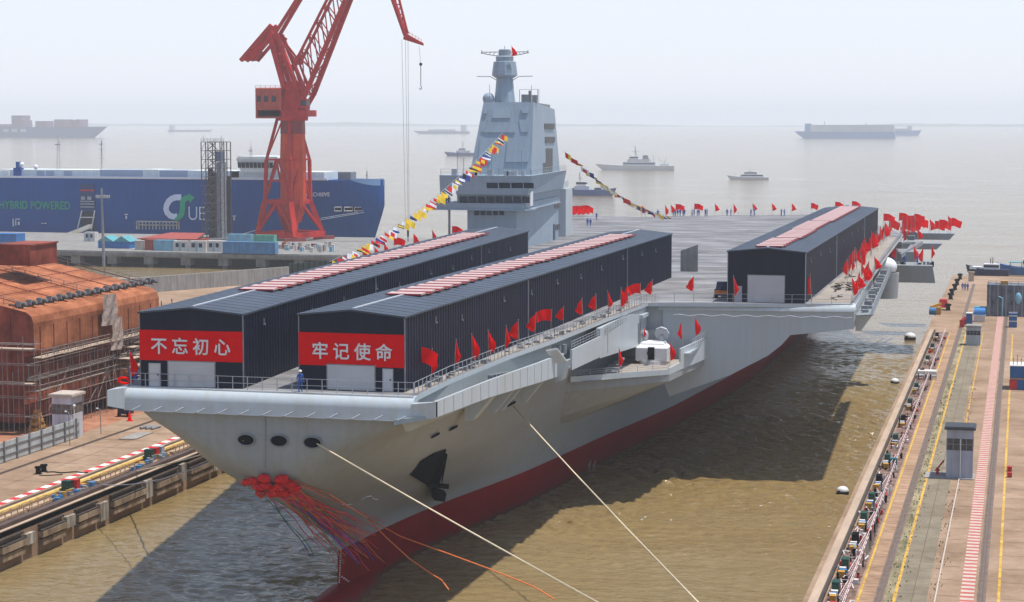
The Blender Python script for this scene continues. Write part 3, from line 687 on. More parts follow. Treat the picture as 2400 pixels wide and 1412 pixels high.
g = MB(); g.tube([onhull(*q, .08) for q in ((845,1170),(858,1163),(868,1161),(872,1168),(884,1170))], .07, 4); g.tube([onhull(*q, .08) for q in ((800,1181),(812,1182),(822,1181))], .06, 4); g.build("loose_line", trimmat, carrier)
g = MB(); a = PX(1290,815,-49); 
for i in range(5): g.cyl(a+Vector((i*.5-1, i*.6, -1)), a+Vector((i*.5-1, i*.6, .1)), .25, 8)
a = PX(1150,880,-48.4)
for i in range(5): g.box(a.x-.3+i*.2, a.x+.2+i*.2, a.y+i*.6, a.y+.4+i*.6, a.z-.8, a.z)
a = PX(1400,795,-48.4)
for i in range(6): g.box(a.x-.4, a.x+.1, a.y+i*1.1, a.y+.6+i*1.1, a.z-.9, a.z+.2*(i % 3))
g.build("catwalk_machinery", steelgrey, carrier)
g = MB(); rr = random.Random(21)   # deck clutter: lashing points, boxes and cables along the port edge
for i in range(46):
    y = rr.uniform(162,246); x = interp([(160,-50),(189,-49.4),(204,-48.3),(228,-47.4),(247,-46.4)], y)-rr.uniform(.3,1.2); s_ = rr.uniform(.1,.3); g.box(x-s_,x+s_,y-s_,y+s_,23.0,23+rr.uniform(.1,.5))
g.pieces("deck_fitting", steelgrey, carrier, n=8)
g = MB()
for k in range(9):
    x, y = rr.uniform(-25.5,-22), rr.uniform(256,300); pts = []
    for i in range(9): pts.append((x+rr.uniform(-.9,.9), y+i*1.0+rr.uniform(-.5,.5), 23.05))
    g.tube(pts, .05, 4)
g.build("deck_cable", darkmat, carrier)
# deck gun (close-in weapon) on the platform
gc = PZ(1525,855,15.72); gx, gy = gc.x, gc.y+1.2
gun = MB()
def gbox(x0, x1, y0, y1, z0, z1, ch):
    gun.hexa([(x0,y0,z0),(x1,y0,z0),(x1,y1,z0),(x0,y1,z0)], [(x0,y0,z1-ch),(x1,y0,z1-ch),(x1,y1,z1-ch),(x0,y1,z1-ch)])
    gun.hexa([(x0,y0,z1-ch),(x1,y0,z1-ch),(x1,y1,z1-ch),(x0,y1,z1-ch)], [(x0+ch,y0+ch,z1),(x1-ch,y0+ch,z1),(x1-ch,y1-ch,z1),(x0+ch,y1-ch,z1)])
gbox(gx-2.0,gx+2.0,gy-.9,gy+2.1,16.15,18.15,.4); gbox(gx-1.5,gx+1.5,gy-.3,gy+1.9,18.1,18.5,.25)
gun.cyl((gx,gy+.4,15.72),(gx,gy+.4,16.16), 1.8, 18)
go = gun.build("close_in_gun", whitemat, carrier)
g = MB(); g.box(gx-.42,gx+.42,gy-.98,gy-.89,16.3,17.9); g.cyl((gx,gy-2.6,17.2),(gx,gy-.9,17.25), .14, 10)
for i in range(7): a = 2*math.pi*i/7; g.cyl((gx+.22*math.cos(a),gy-2.4,17.2+.22*math.sin(a)),(gx+.22*math.cos(a),gy-.5,17.25+.22*math.sin(a)), .06, 6)
g.cyl((gx,gy-1.6,17.2),(gx,gy-1.3,17.2), .42, 12); g.build("barrel_cluster", darkmat, go)
g = MB(); g.cyl((gx+1.0,gy+.9,19.4),(gx+1.0,gy+1.15,19.5), .95, 8); g.cyl((gx+1.0,gy+1,18.2),(gx+1.0,gy+1,19.2), .3, 8); g.ball((gx-1.15,gy+.9,19.2), .48, 10, (1,1,1.35)); g.cyl((gx-1.15,gy+.9,18.2),(gx-1.15,gy+.9,18.9), .3, 8); g.build("radar_dish", trimmat, go, smooth=40)

# ------------------------------------------------------------------ island
isl = MB(); F0, FX0, FX1 = 342.0, -97.2, -88.0
isl.hexa([(FX0,F0,23),(FX1,F0,23),(FX1,375,23),(FX0,375,23)], [(FX0,F0,30.2),(FX1,F0,30.2),(FX1,375,30.2),(FX0,375,30.2)])
# lower bridge tier with wing, upper tier flaring outwards
isl.prism([(-102.6,339.5),(-86.2,339.5),(-85.0,343),(-86.4,352),(-87.6,375.2),(-97.5,375.2),(-102.6,345)], 30.2, 30.45)
isl.hexa([(-102.4,339.7,30.45),(-86.3,339.7,30.45),(-87.8,375,30.45),(-97.3,375,30.45)], [(-102.4,339.5,31.5),(-86.2,339.5,31.5),(-87.8,375,31.5),(-97.3,375,31.5)])
isl.hexa([(-98.6,340.3,31.5),(-86.4,340.3,31.5),(-88,375,31.5),(-97.2,375,31.5)], [(-98.6,340.1,33.1),(-85.8,340.1,33.1),(-87.6,375,33.1),(-97.2,375,33.1)])
isl.hexa([(-101.4,338.9,33.1),(-85.2,338.9,33.1),(-87.2,375.5,33.1),(-97.4,375.5,33.1)], [(-101.3,338.1,36.5),(-84.2,338.1,36.5),(-86.6,376,36.5),(-97.8,376,36.5)])
# tower
isl.hexa([(-97.3,344,36.5),(-85.8,344,36.5),(-87.5,374,36.5),(-97.3,374,36.5)], [(-95.5,347,49.6),(-86.1,347,49.6),(-87.4,369,48.4),(-95.0,369,49.4)])
island = isl.build("island", islandgrey, carrier)
def sub(gm, name, m, smooth=False, label=None): return gm.build(name, m, island, smooth=smooth, label=label)
g = MB()
for x0, x1 in ((1140,1166),(1169,1195),(1198,1225),(1227,1250)):
    a, b = PY(x0,429,338.3), PY(x1,442,338.3); g.hexa([(a.x,338.62,b.z),(b.x,338.62,b.z),(b.x,338.9,b.z),(a.x,338.9,b.z)], [(a.x,338.32,a.z),(b.x,338.32,a.z),(b.x,338.6,a.z),(a.x,338.6,a.z)])
for i in range(8):
    a, b = PY(1077+i*21,461,340), PY(1094+i*21,476,340); g.box(a.x,b.x,339.95,340.3,b.z,a.z)
for i in range(5):
    a, b = PY(1112+i*14.6,494,342), PY(1123+i*14.6,505,342); g.box(a.x,b.x,341.9,342.2,b.z,a.z)
xs = lambda y, z: interp([(338,-84.2),(376,-86.6)], y)-(36.5-z)*.35
for y0, y1 in ((339.5,345),(346,352),(353,360),(361,367)):
    g.hexa([(xs(y0,33.9)-.3,y0,33.9),(xs(y0,33.9)+.06,y0,33.9),(xs(y1,33.9)+.06,y1,33.9),(xs(y1,33.9)-.3,y1,33.9)], [(xs(y0,35.2)-.3,y0,35.2),(xs(y0,35.2)+.06,y0,35.2),(xs(y1,35.2)+.06,y1,35.2),(xs(y1,35.2)-.3,y1,35.2)])
g.pieces("bridge_window", glass, island, n=8)
ventm = mat("grey louvre", (.13,.13,.125), .7, .15, 1)
g = MB()
def side_box(px0, px1, py0, py1, xs_):
    a, b = PX(px0, py1, xs_), PX(px1, py0, xs_)
    so = -85.8-(a.y+b.y-688)/2*.057-(.0 if a.z > 36 else 1.3); g.box(so-.35, so+.10, a.y, b.y, a.z, b.z)
for px0 in (1268,1278,1287): side_box(px0, px0+8, 290, 303, -87.35); side_box(px0+2, px0+10, 321, 335, -87.3)
for px0 in (1272,1282,1291): side_box(px0+1, px0+9, 348, 410, -87.2)
side_box(1264, 1271, 382, 410, -87.2)
for px0 in (1270,1281,1292): side_box(px0+3, px0+12, 462, 476, -87.3)
g.pieces("louvre", ventm, island, n=8)
g = MB(); a = PX(1297,540,-87.95); g.box(-88.1,-87.9,a.y,a.y+1.2,23.2,26.2); a = PX(1306,540,-87.95)
for z in (25, 29.2): g.box(-88.1,-87.9,a.y-2,a.y,z,z+1); g.box(-88.1,-87.9,a.y+.5,a.y+2.2,z,z+1)
g.pieces("side_window", glass, island, n=8)
# radar faces and chamfer panels on the tower front, wing screen
g = MB()
def front_panel(pix, y, th=.25):
    pts = [PY(px, py, y) for px, py in pix]; g.extr([p for p in pts], (0, th, 0))
tower_y = lambda py: 344+3*(405-py)/162
def tp(px, py, o=.28): p = PY(px, py, tower_y(py)-o); return p
def tpanel(pix, o=.2): g.extr([tp(*q, o) for q in pix], (0, .5, 0))
tpanel([(1156,250),(1200,250),(1207,311),(1136,311)], .16)
tpanel([(1216,281),(1238,281),(1238,310),(1221,310)], .12); tpanel([(1131,290),(1141,274),(1137,310),(1127,310)], .12)
tpanel([(1190,325),(1245,325),(1238,380),(1184,380)], .14); tpanel([(1125,325),(1162,325),(1150,380),(1120,380)], .12)
tpanel([(1220,256),(1237,256),(1237,266),(1224,266)], .3); tpanel([(1134,256),(1143,256),(1141,267),(1132,267)], .25)
g.pieces("tower_panel", islandgrey, island, n=8)
g = MB(); tpanel([(1157,256),(1196,256),(1196,277),(1153,277)], .3); sub(g, "radar_face", mat("radar face", (.29,.37,.42), .6, .05))
g = MB(); a = PX(1262,468,-86.5); g.box(-86.6,-85.3,341.5,343.5,31,33.6); sub(g, "bridge_screen", whitemat)
# mast, drum radars, yards, dome
mx, my = PY(1183,240,352).x, 352.0
g = MB(); k = PY(1188,240,352).z
g.lathe((mx,my,k-.3), [(2.0,0),(1.75,2.2),(1.5,4.9)], 10, 1, 1)
g.lathe((mx,my,k+4.4), [(1.6,0),(2.35,.5),(2.3,1.2),(2.05,3.0),(1.6,3.1),(1.65,3.9),(1.5,4.0)], 12)
g.lathe((mx,my,k+8.2), [(1.5,0),(1.45,.3),(1.1,.35),(1.1,1.4),(.9,1.5)], 12)
sub(g, "mast", islandgrey, smooth=25); k_mast = k
g = MB()
for s_ in (-1, 1):
    zt_ = k+9.2
    g.tube([(mx+s_*.9,my,zt_),(mx+s_*4.5,my,zt_+.0)], .08, 5); g.tube([(mx+s_*.9,my,zt_-.8),(mx+s_*3.2,my,zt_-.45),(mx+s_*4.5,my,zt_-.15)], .07, 5)
    for i in range(5): g.tube([(mx+s_*(1+.8*i),my,zt_),(mx+s_*(1.4+.8*i),my,zt_-.65+.1*i)], .05, 4)
    g.tube([(mx+s_*4.4,my,zt_-.3),(mx+s_*4.4,my,zt_+.4)], .06, 4)
    g.tube([(mx+s_*1.5,my,k+4.0),(mx+s_*2.7,my,k+4.7),(mx+s_*5.3,my,k+4.75)], .07, 5)
g.tube([(mx,my,k+9.5),(mx,my,k+10.3)], .06, 4)
sub(g, "yardarm", steelgrey)
a = PY(1145,232,350); g = MB(); g.ball((a.x,350,a.z), 1.1, 12); g.cyl((a.x,350,a.z-1.2),(a.x,350,a.z-.3), .95, 14); sub(g, "radar_dome", islandgrey, smooth=40)
a = PY(1225,243,350); g = MB(); g.box(a.x,a.x+1.1,349,350,49.5,51.0); g.box(a.x+2.0,a.x+2.9,349,350,49.5,50.9); g.cyl((a.x+1.5,349.5,49.5),(a.x+1.5,349.5,51.7),.28,8)
g.rail([(a.x-.2,348.5,49.6),(a.x+3.2,348.5,49.6)], 2.3, 3, .05, 1); g.beam((-88.4,352,49.5),(-88.2,368,49),.3,.5)
sub(g, "roof_equipment", steelgrey)
g = MB(); g.rail([(-101.1,338.4,36.5),(-84.4,338.4,36.5),(-86.6,375.5,36.5)], 1.1, 2, .04, 2); g.rail([(-103.6,340,30.4),(-103.6,344,30.4)], 1.2, 1, .04, 2)
g.rail([(-95,347.3,49.6),(-91,347.3,49.6)], 1.0, 1, .04, 2); g.tube([(-94.2,344.8,36.5),(-94.2,344.8,41)], .06, 4)
g.pieces("bridge_rail", trimmat, island)
g = MB(); a = PY(1053,490,341); g.cyl((a.x,341,23),(a.x,341,30.3), .22, 8); g.beam((-103.8,340.2,30.3),(-100,340.2,30.3),.3,.25); sub(g, "wing_post", steelgrey)
g = MB(); a,b = PX(1335,470,-86), PX(1312,470,-88); g.box(-91,-88.6,384,390,23,32.6); g.box(-90.5,-89.2,384.5,389,32.6,34.2); sub(g, "aft_funnel_house", lightgrey)

g = MB(); rr = random.Random(17)
for i in range(9):
    x, y = rr.uniform(-100,-86), rr.uniform(339.5,343); h = rr.uniform(1.2,4.5); g.tube([(x,y,36.5),(x,y,36.5+h)], .05, 4)
for x, y, z in ((-94.5,347.6,49.6),(-92.6,347.5,49.6),(-87,349,49.5),(-88.3,360,49)): g.tube([(x,y,z),(x,y,z+3.2)], .05, 4)
g.pieces("whip_aerial", steelgrey, island, n=8)
g = MB()
for i in range(8): x = rr.uniform(-100,-86); s_ = rr.uniform(.25,.5); g.box(x-s_,x+s_,339.2,339.2+s_*2,36.5,36.5+s_*rr.uniform(1.5,3))
g.pieces("signal_lamp", trimmat, island, n=8)

# ------------------------------------------------------------------ sheds on the deck
mat('faded pink sheet', (.30,.075,.07), .6, .2, 1.5); mat('dull red sheet', (.30,.03,.035), .6, .15, 1.5)
def shed(front_l, front_r, L, skew, kind, label):
    base = Vector((front_l.x, front_l.y, 23.0)); W = (front_r-front_l).length
    t = thing("catapult_shed", label, "shed", base, "dark sheds on the flight deck", rz=skew)
    H, RZ = 6.45, 6.95
    g = MB()
    # corrugated side walls, plain gables
    for x, s_ in ((0, -1), (W, 1)):
        prof = []; y = 0; k = 0
        while y < L-.3:
            o = .07 if k % 2 else 0; prof += [(y, o), (y+.28, o)]; y += .4; k += 1
        prof.append((L, 0))
        vs = [(x+s_*o, y, 0) for y, o in prof]+[(x+s_*o, y, H) for y, o in prof]; n = len(prof)
        g.add(vs, [(i, i+1, n+i+1, n+i) for i in range(n-1)])
    for y in (0, L): g.add([(0,y,0),(W,y,0),(W,y,H),(W/2,y,RZ),(0,y,H)], [(0,1,2,3,4)])
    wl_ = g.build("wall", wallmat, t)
    g = MB()
    for i in range(int(L/9)+1):
        pass
    g.hexa([(-.18,-.22,H+.0),(W/2,-.22,RZ),(W/2,L+.2,RZ),(-.18,L+.2,H)], [(-.18,-.22,H+.16),(W/2,-.22,RZ+.16),(W/2,L+.2,RZ+.16),(-.18,L+.2,H+.16)])
    g.hexa([(W/2,-.22,RZ),(W+.18,-.22,H),(W+.18,L+.2,H),(W/2,L+.2,RZ)], [(W/2,-.22,RZ+.16),(W+.18,-.22,H+.16),(W+.18,L+.2,H+.16),(W/2,L+.2,RZ+.16)])
    for i in range(int(L/2)):      # standing seams
        y = 1+i*2.0
        g.beam((.0,y,H+.185),(W/2,y,RZ+.165),.05,.03); g.beam((W/2,y,RZ+.165),(W,y,H+.185),.05,.03)
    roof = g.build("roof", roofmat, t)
    g = MB(); g.box(W/2-.14, W/2+.14, .6, L-.6, RZ+.14, RZ+.22); g.build("ridge_cap", trimmat, t)
    g = MB(); g.box(W+.01, W+.1, -.02, .1, 0, H); g.box(-.1,-.01,-.02,.1,0,H)
    for y in (L*.33, L*.74): g.box(W+.08, W+.17, y, y+.14, 0, H-.1)
    g.pieces("corner_trim", trimmat if kind == 3 else steelgrey, t, n=8)
    g = MB(); rr = random.Random(kind)
    for i in range(int(L/12)):
        y = 7+i*12+rr.uniform(-2,2); z = rr.uniform(4.9,5.6); g.box(W+.08,W+.16,y,y+.1,z-.35,z+.15); g.box(W+.08,W+.26,y-.08,y+.18,z-.45,z-.32)
    g.pieces("wall_lamp", steelgrey, t, n=16)
    # ridge panels
    first = {1: 17.5, 2: 14.5, 3: 2.0}[kind]; last = {1: 112, 2: 112, 3: 121}[kind]
    y = first; i = 0; pm = None; shift = 0
    red_edge = MATS["bright red paint"]
    ang = .10
    n_ = 0
    while y < last:
        gap = (i in (15,)) if kind != 3 else i in (6, 13, 21)
        if gap: y += .9 if kind == 3 else .4; shift = .3 if shift == 0 else 0
        if pm is None:
            g = MB(); hw_ = 1.7
            g.hexa([(-hw_,0,0),(hw_,0,0),(hw_,1.5,.0),(-hw_,1.5,.0)], [(-hw_,0,.12),(hw_,0,.12),(hw_,1.5,.2),(-hw_,1.5,.2)])
            g.mi = 1
            g.hexa([(-hw_+.25,1.52,0),(hw_+.25,1.52,0),(hw_+.25,2.95,0),(-hw_+.25,2.95,0)], [(-hw_+.25,1.52,.06),(hw_+.25,1.52,.06),(hw_+.25,2.95,.12),(-hw_+.25,2.95,.12)])
            g.mi = 2
            g.box(-hw_-.05, hw_+.05, -.22, -.01, 0, .15); g.box(-hw_+.25, hw_+.25, 2.96, 3.0, 0, .16); g.box(-hw_+.2, hw_+.3, 2.15, 2.25, .07, .14)
            pm = g.mesh("ridge_panel", [pinkmat, MATS["faded pink sheet"], MATS["dull red sheet"]])
        o = link(bpy.data.objects.new("ridge_panel", pm)); o.parent = t; o.location = (W/2+.05+shift, y, RZ+.12)
        y += 3.0; i += 1
    # doors
    def door(name, x0, x1, z1, ribs, m):
        g = MB(); g.box(x0, x1, -.1, -.01, .03, z1)
        if ribs:
            for j in range(int(z1/.22)): g.box(x0+.04, x1-.04, -.14, -.1, .06+j*.22, .06+j*.22+.12)
        d_ = g.build(name, m, t)
        g = MB(); g.box(x0-.08,x0,-.13,-.005,.0,z1+.08); g.box(x1,x1+.08,-.13,-.005,0,z1+.08); g.box(x0,x1,-.13,-.005,z1,z1+.08); g.build("door_frame", steelgrey if ribs else trimmat, d_)
        if not ribs: g = MB(); g.box(x1-.22,x1-.12,-.16,-.1,1.0,1.12); g.build("handle", darkmat, d_)
    if kind == 1: door("roller_door", 2.6, 6.9, 2.26, True, doormat); door("door", .85, 1.8, 2.0, False, doormat)
    if kind == 2: door("roller_door", 2.6, 6.95, 2.2, True, doormat); door("door", 7.75, 8.55, 1.95, False, doormat)
    if kind == 3: door("roller_door", 2.6, 7.3, 3.5, True, doormat); door("door", .95, 1.75, 2.0, False, trimmat)
    if kind == 1:
        g = MB(); g.box(W+.1,W+.16,16.2,18.2,1.2,3.9); o_ = g.build("notice_board", whitemat, t)
        g = MB(); g.box(W+.161,W+.17,16.8,17.6,1.9,3.3); g.build("notice_picture", steelgrey, o_)
    # banner, hung on the gable
    if kind in (1, 2):
        words = "不忘初心" if kind == 1 else "牢记使命"
        z0, z1 = (2.33, 5.02) if kind == 1 else (2.12, 5.0)
        Mw = Matrix.Translation(base) @ Matrix.Rotation(skew, 4, 'Z')
        g = MB(); g.grid(lambda u, v: (-.06+(W+.1)*u, -.06-.035*math.sin(u*23+v*2)*math.sin(v*3.1)**2, z0+(z1-z0)*v), 40, 8)
        me = g.mesh("banner", bannermat); b_ = link(bpy.data.objects.new("banner", me)); b_.matrix_world = Mw
        tag(b_, "red banner with four white characters across the front of the "+("left" if kind == 1 else "middle")+" shed", "banner", "red slogan banners"); ORI[b_.name] = None
        for i, ch in enumerate(words):
            lettering("lettering", ch, 1.55, whitemat, b_, Vector((W/2-(2.95 if kind == 1 else 2.85)+1.95*i, -.13, z0+.72)), FACE_CAM, .018, .01, 'CENTER')
    return t
s1 = shed(PZ(331,905,23), PZ(577,908,23), 131, R(3.1), 1, "long dark shed leftmost on the deck, with white notice board on its side")
b2 = PZ(948,920,23); s2 = shed(Vector((b2.x-9.6,b2.y,23)), b2, 128, R(.4)*-1, 2, "long dark shed in the middle of the deck, second of three")
b3 = PZ(1886,712,23); s3 = shed(Vector((b3.x-9.9,b3.y,23)), b3, 129, 0, 3, "long dark shed without a banner at right, on the angled deck")
# ------------------------------------------------------------------ pier on piles, car carrier, crane
pier_c = mat("pier concrete", (.24,.235,.225), .85, .2, .3, streak=.2)
t = thing("jetty", "long grey concrete jetty on piles below the red crane", "jetty", (-300, 568, 0))
g = MB(); g.box(-460, -186, 568, 656, 3.2, 5.0); g.box(-460,-186,567.4,568,3.6,4.7); g.build("jetty_deck", pier_c, t)
for i in range(22): 
    g = MB(); x = -455+i*12.6; g.box(x-1.6,x+1.6,568.4,572,.9,3.2); g.cyl((x,570,-3),(x,570,1), .9, 8); g.build("pile", pier_c, t)
g = MB(); g.box(-460,-186,586,587,-3,3.2); g.build("painted_pile_shade", mat("painted pier shade", (.03,.04,.055), .8, .2), t)  # dark sheet standing in for the shade under the jetty

carblue = mat("deep blue ship paint", (.004,.072,.29), .45, .08, .06, streak=.08, spec=.1)
carlight = mat("pale blue bow paint", (.16,.30,.52), .4, .08, .1)
SY = 668.0
def sx(px, py): return PY(px, py, SY)
top = sx(600, 422).z; xb = PY(893, 430, 678).x
ship = thing("car_carrier", "big blue car carrier ship with green lettering moored behind the jetty", "ship", (-310, SY+14, 0))
g = MB()
def cc(u, v):
    pass
st = [(-420,14),(xb-34,14),(xb-24,13.4),(xb-15,11.6),(xb-8,8.6),(xb-3,4.6),(xb-.6,1.6),(xb,.05)]
zs = [-2,0,4,8,12,top*.62,top*.8,top]
for side in (-1, 1):
    k = len(g.v)
    for x, w in st:
        for z in zs:
            f = min(1, max(0, (x-(xb-40))/40)); fl = 1-(1-z/top)*.55*f if z < top*.8 else 1
            xx = x-f*f*(6 if z < top*.6 else 0)*(1-min(1,max(0,z/top/.6)))*.8; g.v.append(Vector((xx, SY+14+side*w*fl, z)))
    m = len(zs)
    for i in range(len(st)-1):
        for j in range(m-1): a = k+i*m+j; g.f.append([a,a+1,a+m+1,a+m]); g.m.append(0)
g.add([(x, SY+14-w, top) for x, w in st]+[(x, SY+14+w, top) for x, w in st[::-1]], [list(range(2*len(st)))])
chull = g.build("hull", carblue, ship, smooth=30)
g = MB(); # white rail line and lighter bow bulwark
g.box(-420, xb-17, SY-.15, SY+.6, top, top+.7); g.build("deck_rim", whitemat, ship)
g = MB(); pts = [(835,424),(893,424),(893,437),(868,439),(848,431)]
for side in (-1,):
    pp = []
    for i in range(9):
        x = xb-9.5+i*9.4/8; w = interp([(a, b) for a, b in st], x); pp.append((x, SY+14-w-.08, top-.1-2.0*math.sin(min(1,i/7)*1.5)))
    for a, b in zip(pp, pp[1:]): g.add([(a[0],a[1],a[2]),(b[0],b[1],b[2]),(b[0],b[1],top+.4),(a[0],a[1],top+.4)], [(0,1,2,3)])
g.build("bow_bulwark", carlight, ship)
shipwhite = mat("ship white paint", (.66,.72,.72), .5, .08, .3, streak=.08); shipgrey = mat("ship grey panel", (.34,.40,.47), .5, .08, .2)
def sbox(px0, px1, py0, py1, y0, d, name, m, parent=ship):
    a, b = PY(px0, py1, y0), PY(px1, py0, y0); g = MB(); g.box(a.x, b.x, y0, y0+d, a.z, b.z); return g.build(name, m, parent)
sbox(0, 232, 399, 422, SY+3, 14, "deck_house", shipwhite); sbox(-40,20,400,422,SY+2,3,"deck_house",shipwhite)
sbox(232, 335, 399, 422, SY+3.5, 12, "deck_house", shipgrey); sbox(335, 372, 398, 423, SY+3, 12, "deck_house", shipwhite)
sbox(372, 440, 400, 423, SY+3.5, 12, "deck_house", shipgrey); sbox(440, 560, 401, 424, SY+3, 14, "deck_house", shipwhite)
sbox(540, 760, 404, 425, SY+3, 16, "deck_house", shipwhite)
sbox(792, 822, 404, 426, SY+6, 6, "deck_house", steelgrey)
for q in ((2,22),(86,104),(108,126),(150,168)): sbox(q[0], q[1], 401, 413, SY+2.9, .3, "vent_panel", shipgrey)
a, b = PY(556,404,SY+2), PY(652,372,SY+2)
g = MB(); g.hexa([(a.x+1.5,SY+2,a.z),(b.x,SY+2,a.z),(b.x,SY+20,a.z),(a.x+1.5,SY+20,a.z)], [(a.x,SY+1,b.z),(b.x+1,SY+1,b.z),(b.x+1,SY+20,b.z),(a.x,SY+20,b.z)]); g.box(a.x+.5,b.x,SY+1.2,SY+19,b.z,b.z+.7)
br = g.build("bridge_house", shipwhite, ship)
g = MB()
for i in range(9):
    x = a.x+.6+i*1.55; z0, z1 = a.z+1.6, a.z+3.6; g.hexa([(x,SY+1.35,z0),(x+1.15,SY+1.35,z0),(x+1.15,SY+1.8,z0),(x,SY+1.8,z0)], [(x,SY+.85,z1),(x+1.15,SY+.85,z1),(x+1.15,SY+1.3,z1),(x,SY+1.3,z1)])
g.build("window", glass, br)
def lattice_mast(px, py0, py1, w, name="mast", Y=SY+8):
    a, b = PY(px, py1, Y), PY(px, py0, Y); g = MB()
    for s_ in (-w, w): g.tube([(a.x+s_,Y,a.z),(b.x+s_*.4,Y,b.z)], .09, 5)
    n = 6
    for i in range(n):
        z0, z1 = a.z+(b.z-a.z)*i/n, a.z+(b.z-a.z)*(i+1)/n; g.tube([(a.x-w*(1-.1*i),Y,z0),(a.x+w*(1-.1*i),Y,z1)], .05, 4)
    g.box(a.x-w*1.6,a.x+w*1.6,Y-.3,Y+.3,b.z-1.6,b.z-1.3); g.tube([(a.x,Y,b.z),(a.x,Y,b.z+2)], .06, 4)
    return g.build(name, MATS["mast grey"], ship)
mat("mast grey", (.28,.29,.28), .6, .2)
lattice_mast(137, 330, 400, .7); lattice_mast(238, 330, 400, .25); lattice_mast(588, 345, 374, .5); lattice_mast(860, 402, 426, .2)
g = MB()
for px in (233,243):
    for py in (326,338,350,362,372): p = PY(px,py,SY+8); g.tube([(p.x-.4,SY+8,p.z),(p.x+.4,SY+8,p.z)], .09, 4)
g.build("antenna", MATS["mast grey"], ship)
g = MB(); p = PY(38,420,SY+3); g.box(p.x-.6,p.x+2.2,SY+2,SY+5,p.z,p.z+4.2); g.box(p.x+.5,p.x+1.3,SY+2,SY+5,p.z+4,p.z+6.5); g.build("funnel", carblue, ship)
g = MB(); p = PY(84,392,SY+3); g.ball(p, .9, 8); g.ball(PY(51,386,SY+3), .9, 8); g.build("satellite_dome", whitemat, ship, smooth=50)
green = mat("green lettering paint", (.015,.36,.19), .5, .08, spec=.1); palelet = mat("pale lettering paint", (.62,.70,.82), .5, .06); whitelet = whitemat
p = sx(-3, 489); lettering("lettering", "HYBRID POWERED", 4.15, green, ship, Vector((p.x, SY-.08, p.z)), FACE_CAM, .012, .03, 'LEFT', 1.02, .83)
p = sx(440, 516); lettering("lettering", "UE", 7.3, palelet, ship, Vector((p.x, SY-.08, p.z)), FACE_CAM, -.012, .03, 'LEFT', .95, .82)
p = PY(688, 460, SY); lettering("lettering", "AUTO ACHIEVE", 2.0, whitelet, ship, Vector((p.x, SY-.1, p.z)), FACE_CAM, .01, .03, 'LEFT', 1.05, .95)
# emblem: pale open ring with a green arrowed S over it
def band(pix, w, m, name, y):
    pts = [PY(*q, y) for q in pix]; N = len(pts); g = MB(); L = []
    for i in range(N):
        d = (pts[min(i+1,N-1)]-pts[max(0,i-1)]).normalized(); n_ = Vector((-d.z,0,d.x)); ww = w[i] if isinstance(w, list) else w; L.append((pts[i]+n_*ww/2, pts[i]-n_*ww/2))
    for (a, b), (c, d) in zip(L, L[1:]): g.hexa([a,b,d,c], [p_-Vector((0,.1,0)) for p_ in (a,b,d,c)])
    return g.build(name, m, ship)
ring = [(425,463),(412,463),(403,466),(396,472),(391,481),(389,490),(392,499),(399,506),(408,509),(416,507)]
band(ring, 2.2, palelet, "emblem", SY-.02)
band([(407,516),(416,513),(423,507),(427,498),(428,488),(428,478),(430,470),(436,465),(443,463)], [.4,1.5,2.1,2.2,2.2,2.2,2.2,2.1,2.0], green, "emblem", SY-.14)
g = MB(); g.extr([PY(441,453,SY-.16),PY(456,463,SY-.16),PY(445,477,SY-.16)], (0,-.12,0)); g.build("emblem", green, ship)
def marks(lst, m):
    g = MB()
    for px0, px1, py0, py1 in lst: a, b = sx(px0,py1), sx(px1,py0); g.box(a.x,b.x,SY-.1,SY+.02,a.z,b.z)
    return g.build("hull_marking", m, ship)
marks([(292,300,502,504),(294.5,297.5,506,514),(545,553,506,508),(547.5,550.5,510,517),(30,32,513,531),(36,47,513,515),(36,38,517,529),(42,46,520,528),(97,101,523,525),(104,109,523,525),(184,186,523,525)], whitemat)
marks([(320,420,519,521),(320,420,527,529),(319,322,519,538),(418,421,519,538)]+[(325+i*8,327+i*8,521,538) for i in range(12)], mat("grey gangway", (.4,.4,.4), .6, .2))
g = MB(); a, b = sx(190,540), sx(222,432); g.box(a.x,b.x,SY-.35,SY+.02,a.z,b.z); dk = g.build("side_ramp_door", mat("dark blue ramp door", (.014,.05,.15), .5, .1), ship)
g = MB(); a, b = sx(192,540), sx(220,497); g.box(a.x,b.x,SY-.5,SY-.34,a.z,b.z); g.build("ramp_opening", mat("painted opening shade", (.03,.035,.04), .8, .2), dk)  # dark panel on the door, the opening's inner shade painted
g = MB()
for q0, q1 in (((182,535),(192,494)),((222,494),(214,540)),((190,510),(222,510))): g.beam(PY(*q0,SY-1), PY(*q1,SY-1), .35)
g.build("ramp_frame", whitemat, dk)
g = MB()
for px0, px1, py in ((188,222,446),):
    a, b = sx(px0,py+2), sx(px1,py-1); g.box(a.x,b.x,SY-.45,SY-.34,a.z,b.z)
g.build("ramp_stripe", redstripe_l, dk)
g = MB()
for py in (472,478,485): a, b = sx(189,py+1.5), sx(222,py-.5); g.box(a.x,b.x,SY-.45,SY-.34,a.z,b.z)
for px in (191,206): a, b = sx(px,469), sx(px+9,461); g.box(a.x,b.x,SY-.45,SY-.34,a.z,b.z)
g.build("ramp_stripe", mat("pale ramp notice", (.35,.38,.38), .6, .25, 3), dk)
def bowy(px, py): 
    p = PY(px,py,SY+1); x = p.x; w = interp([(a, b) for a, b in st], x); return PY(px, py, SY+14-w-.15)
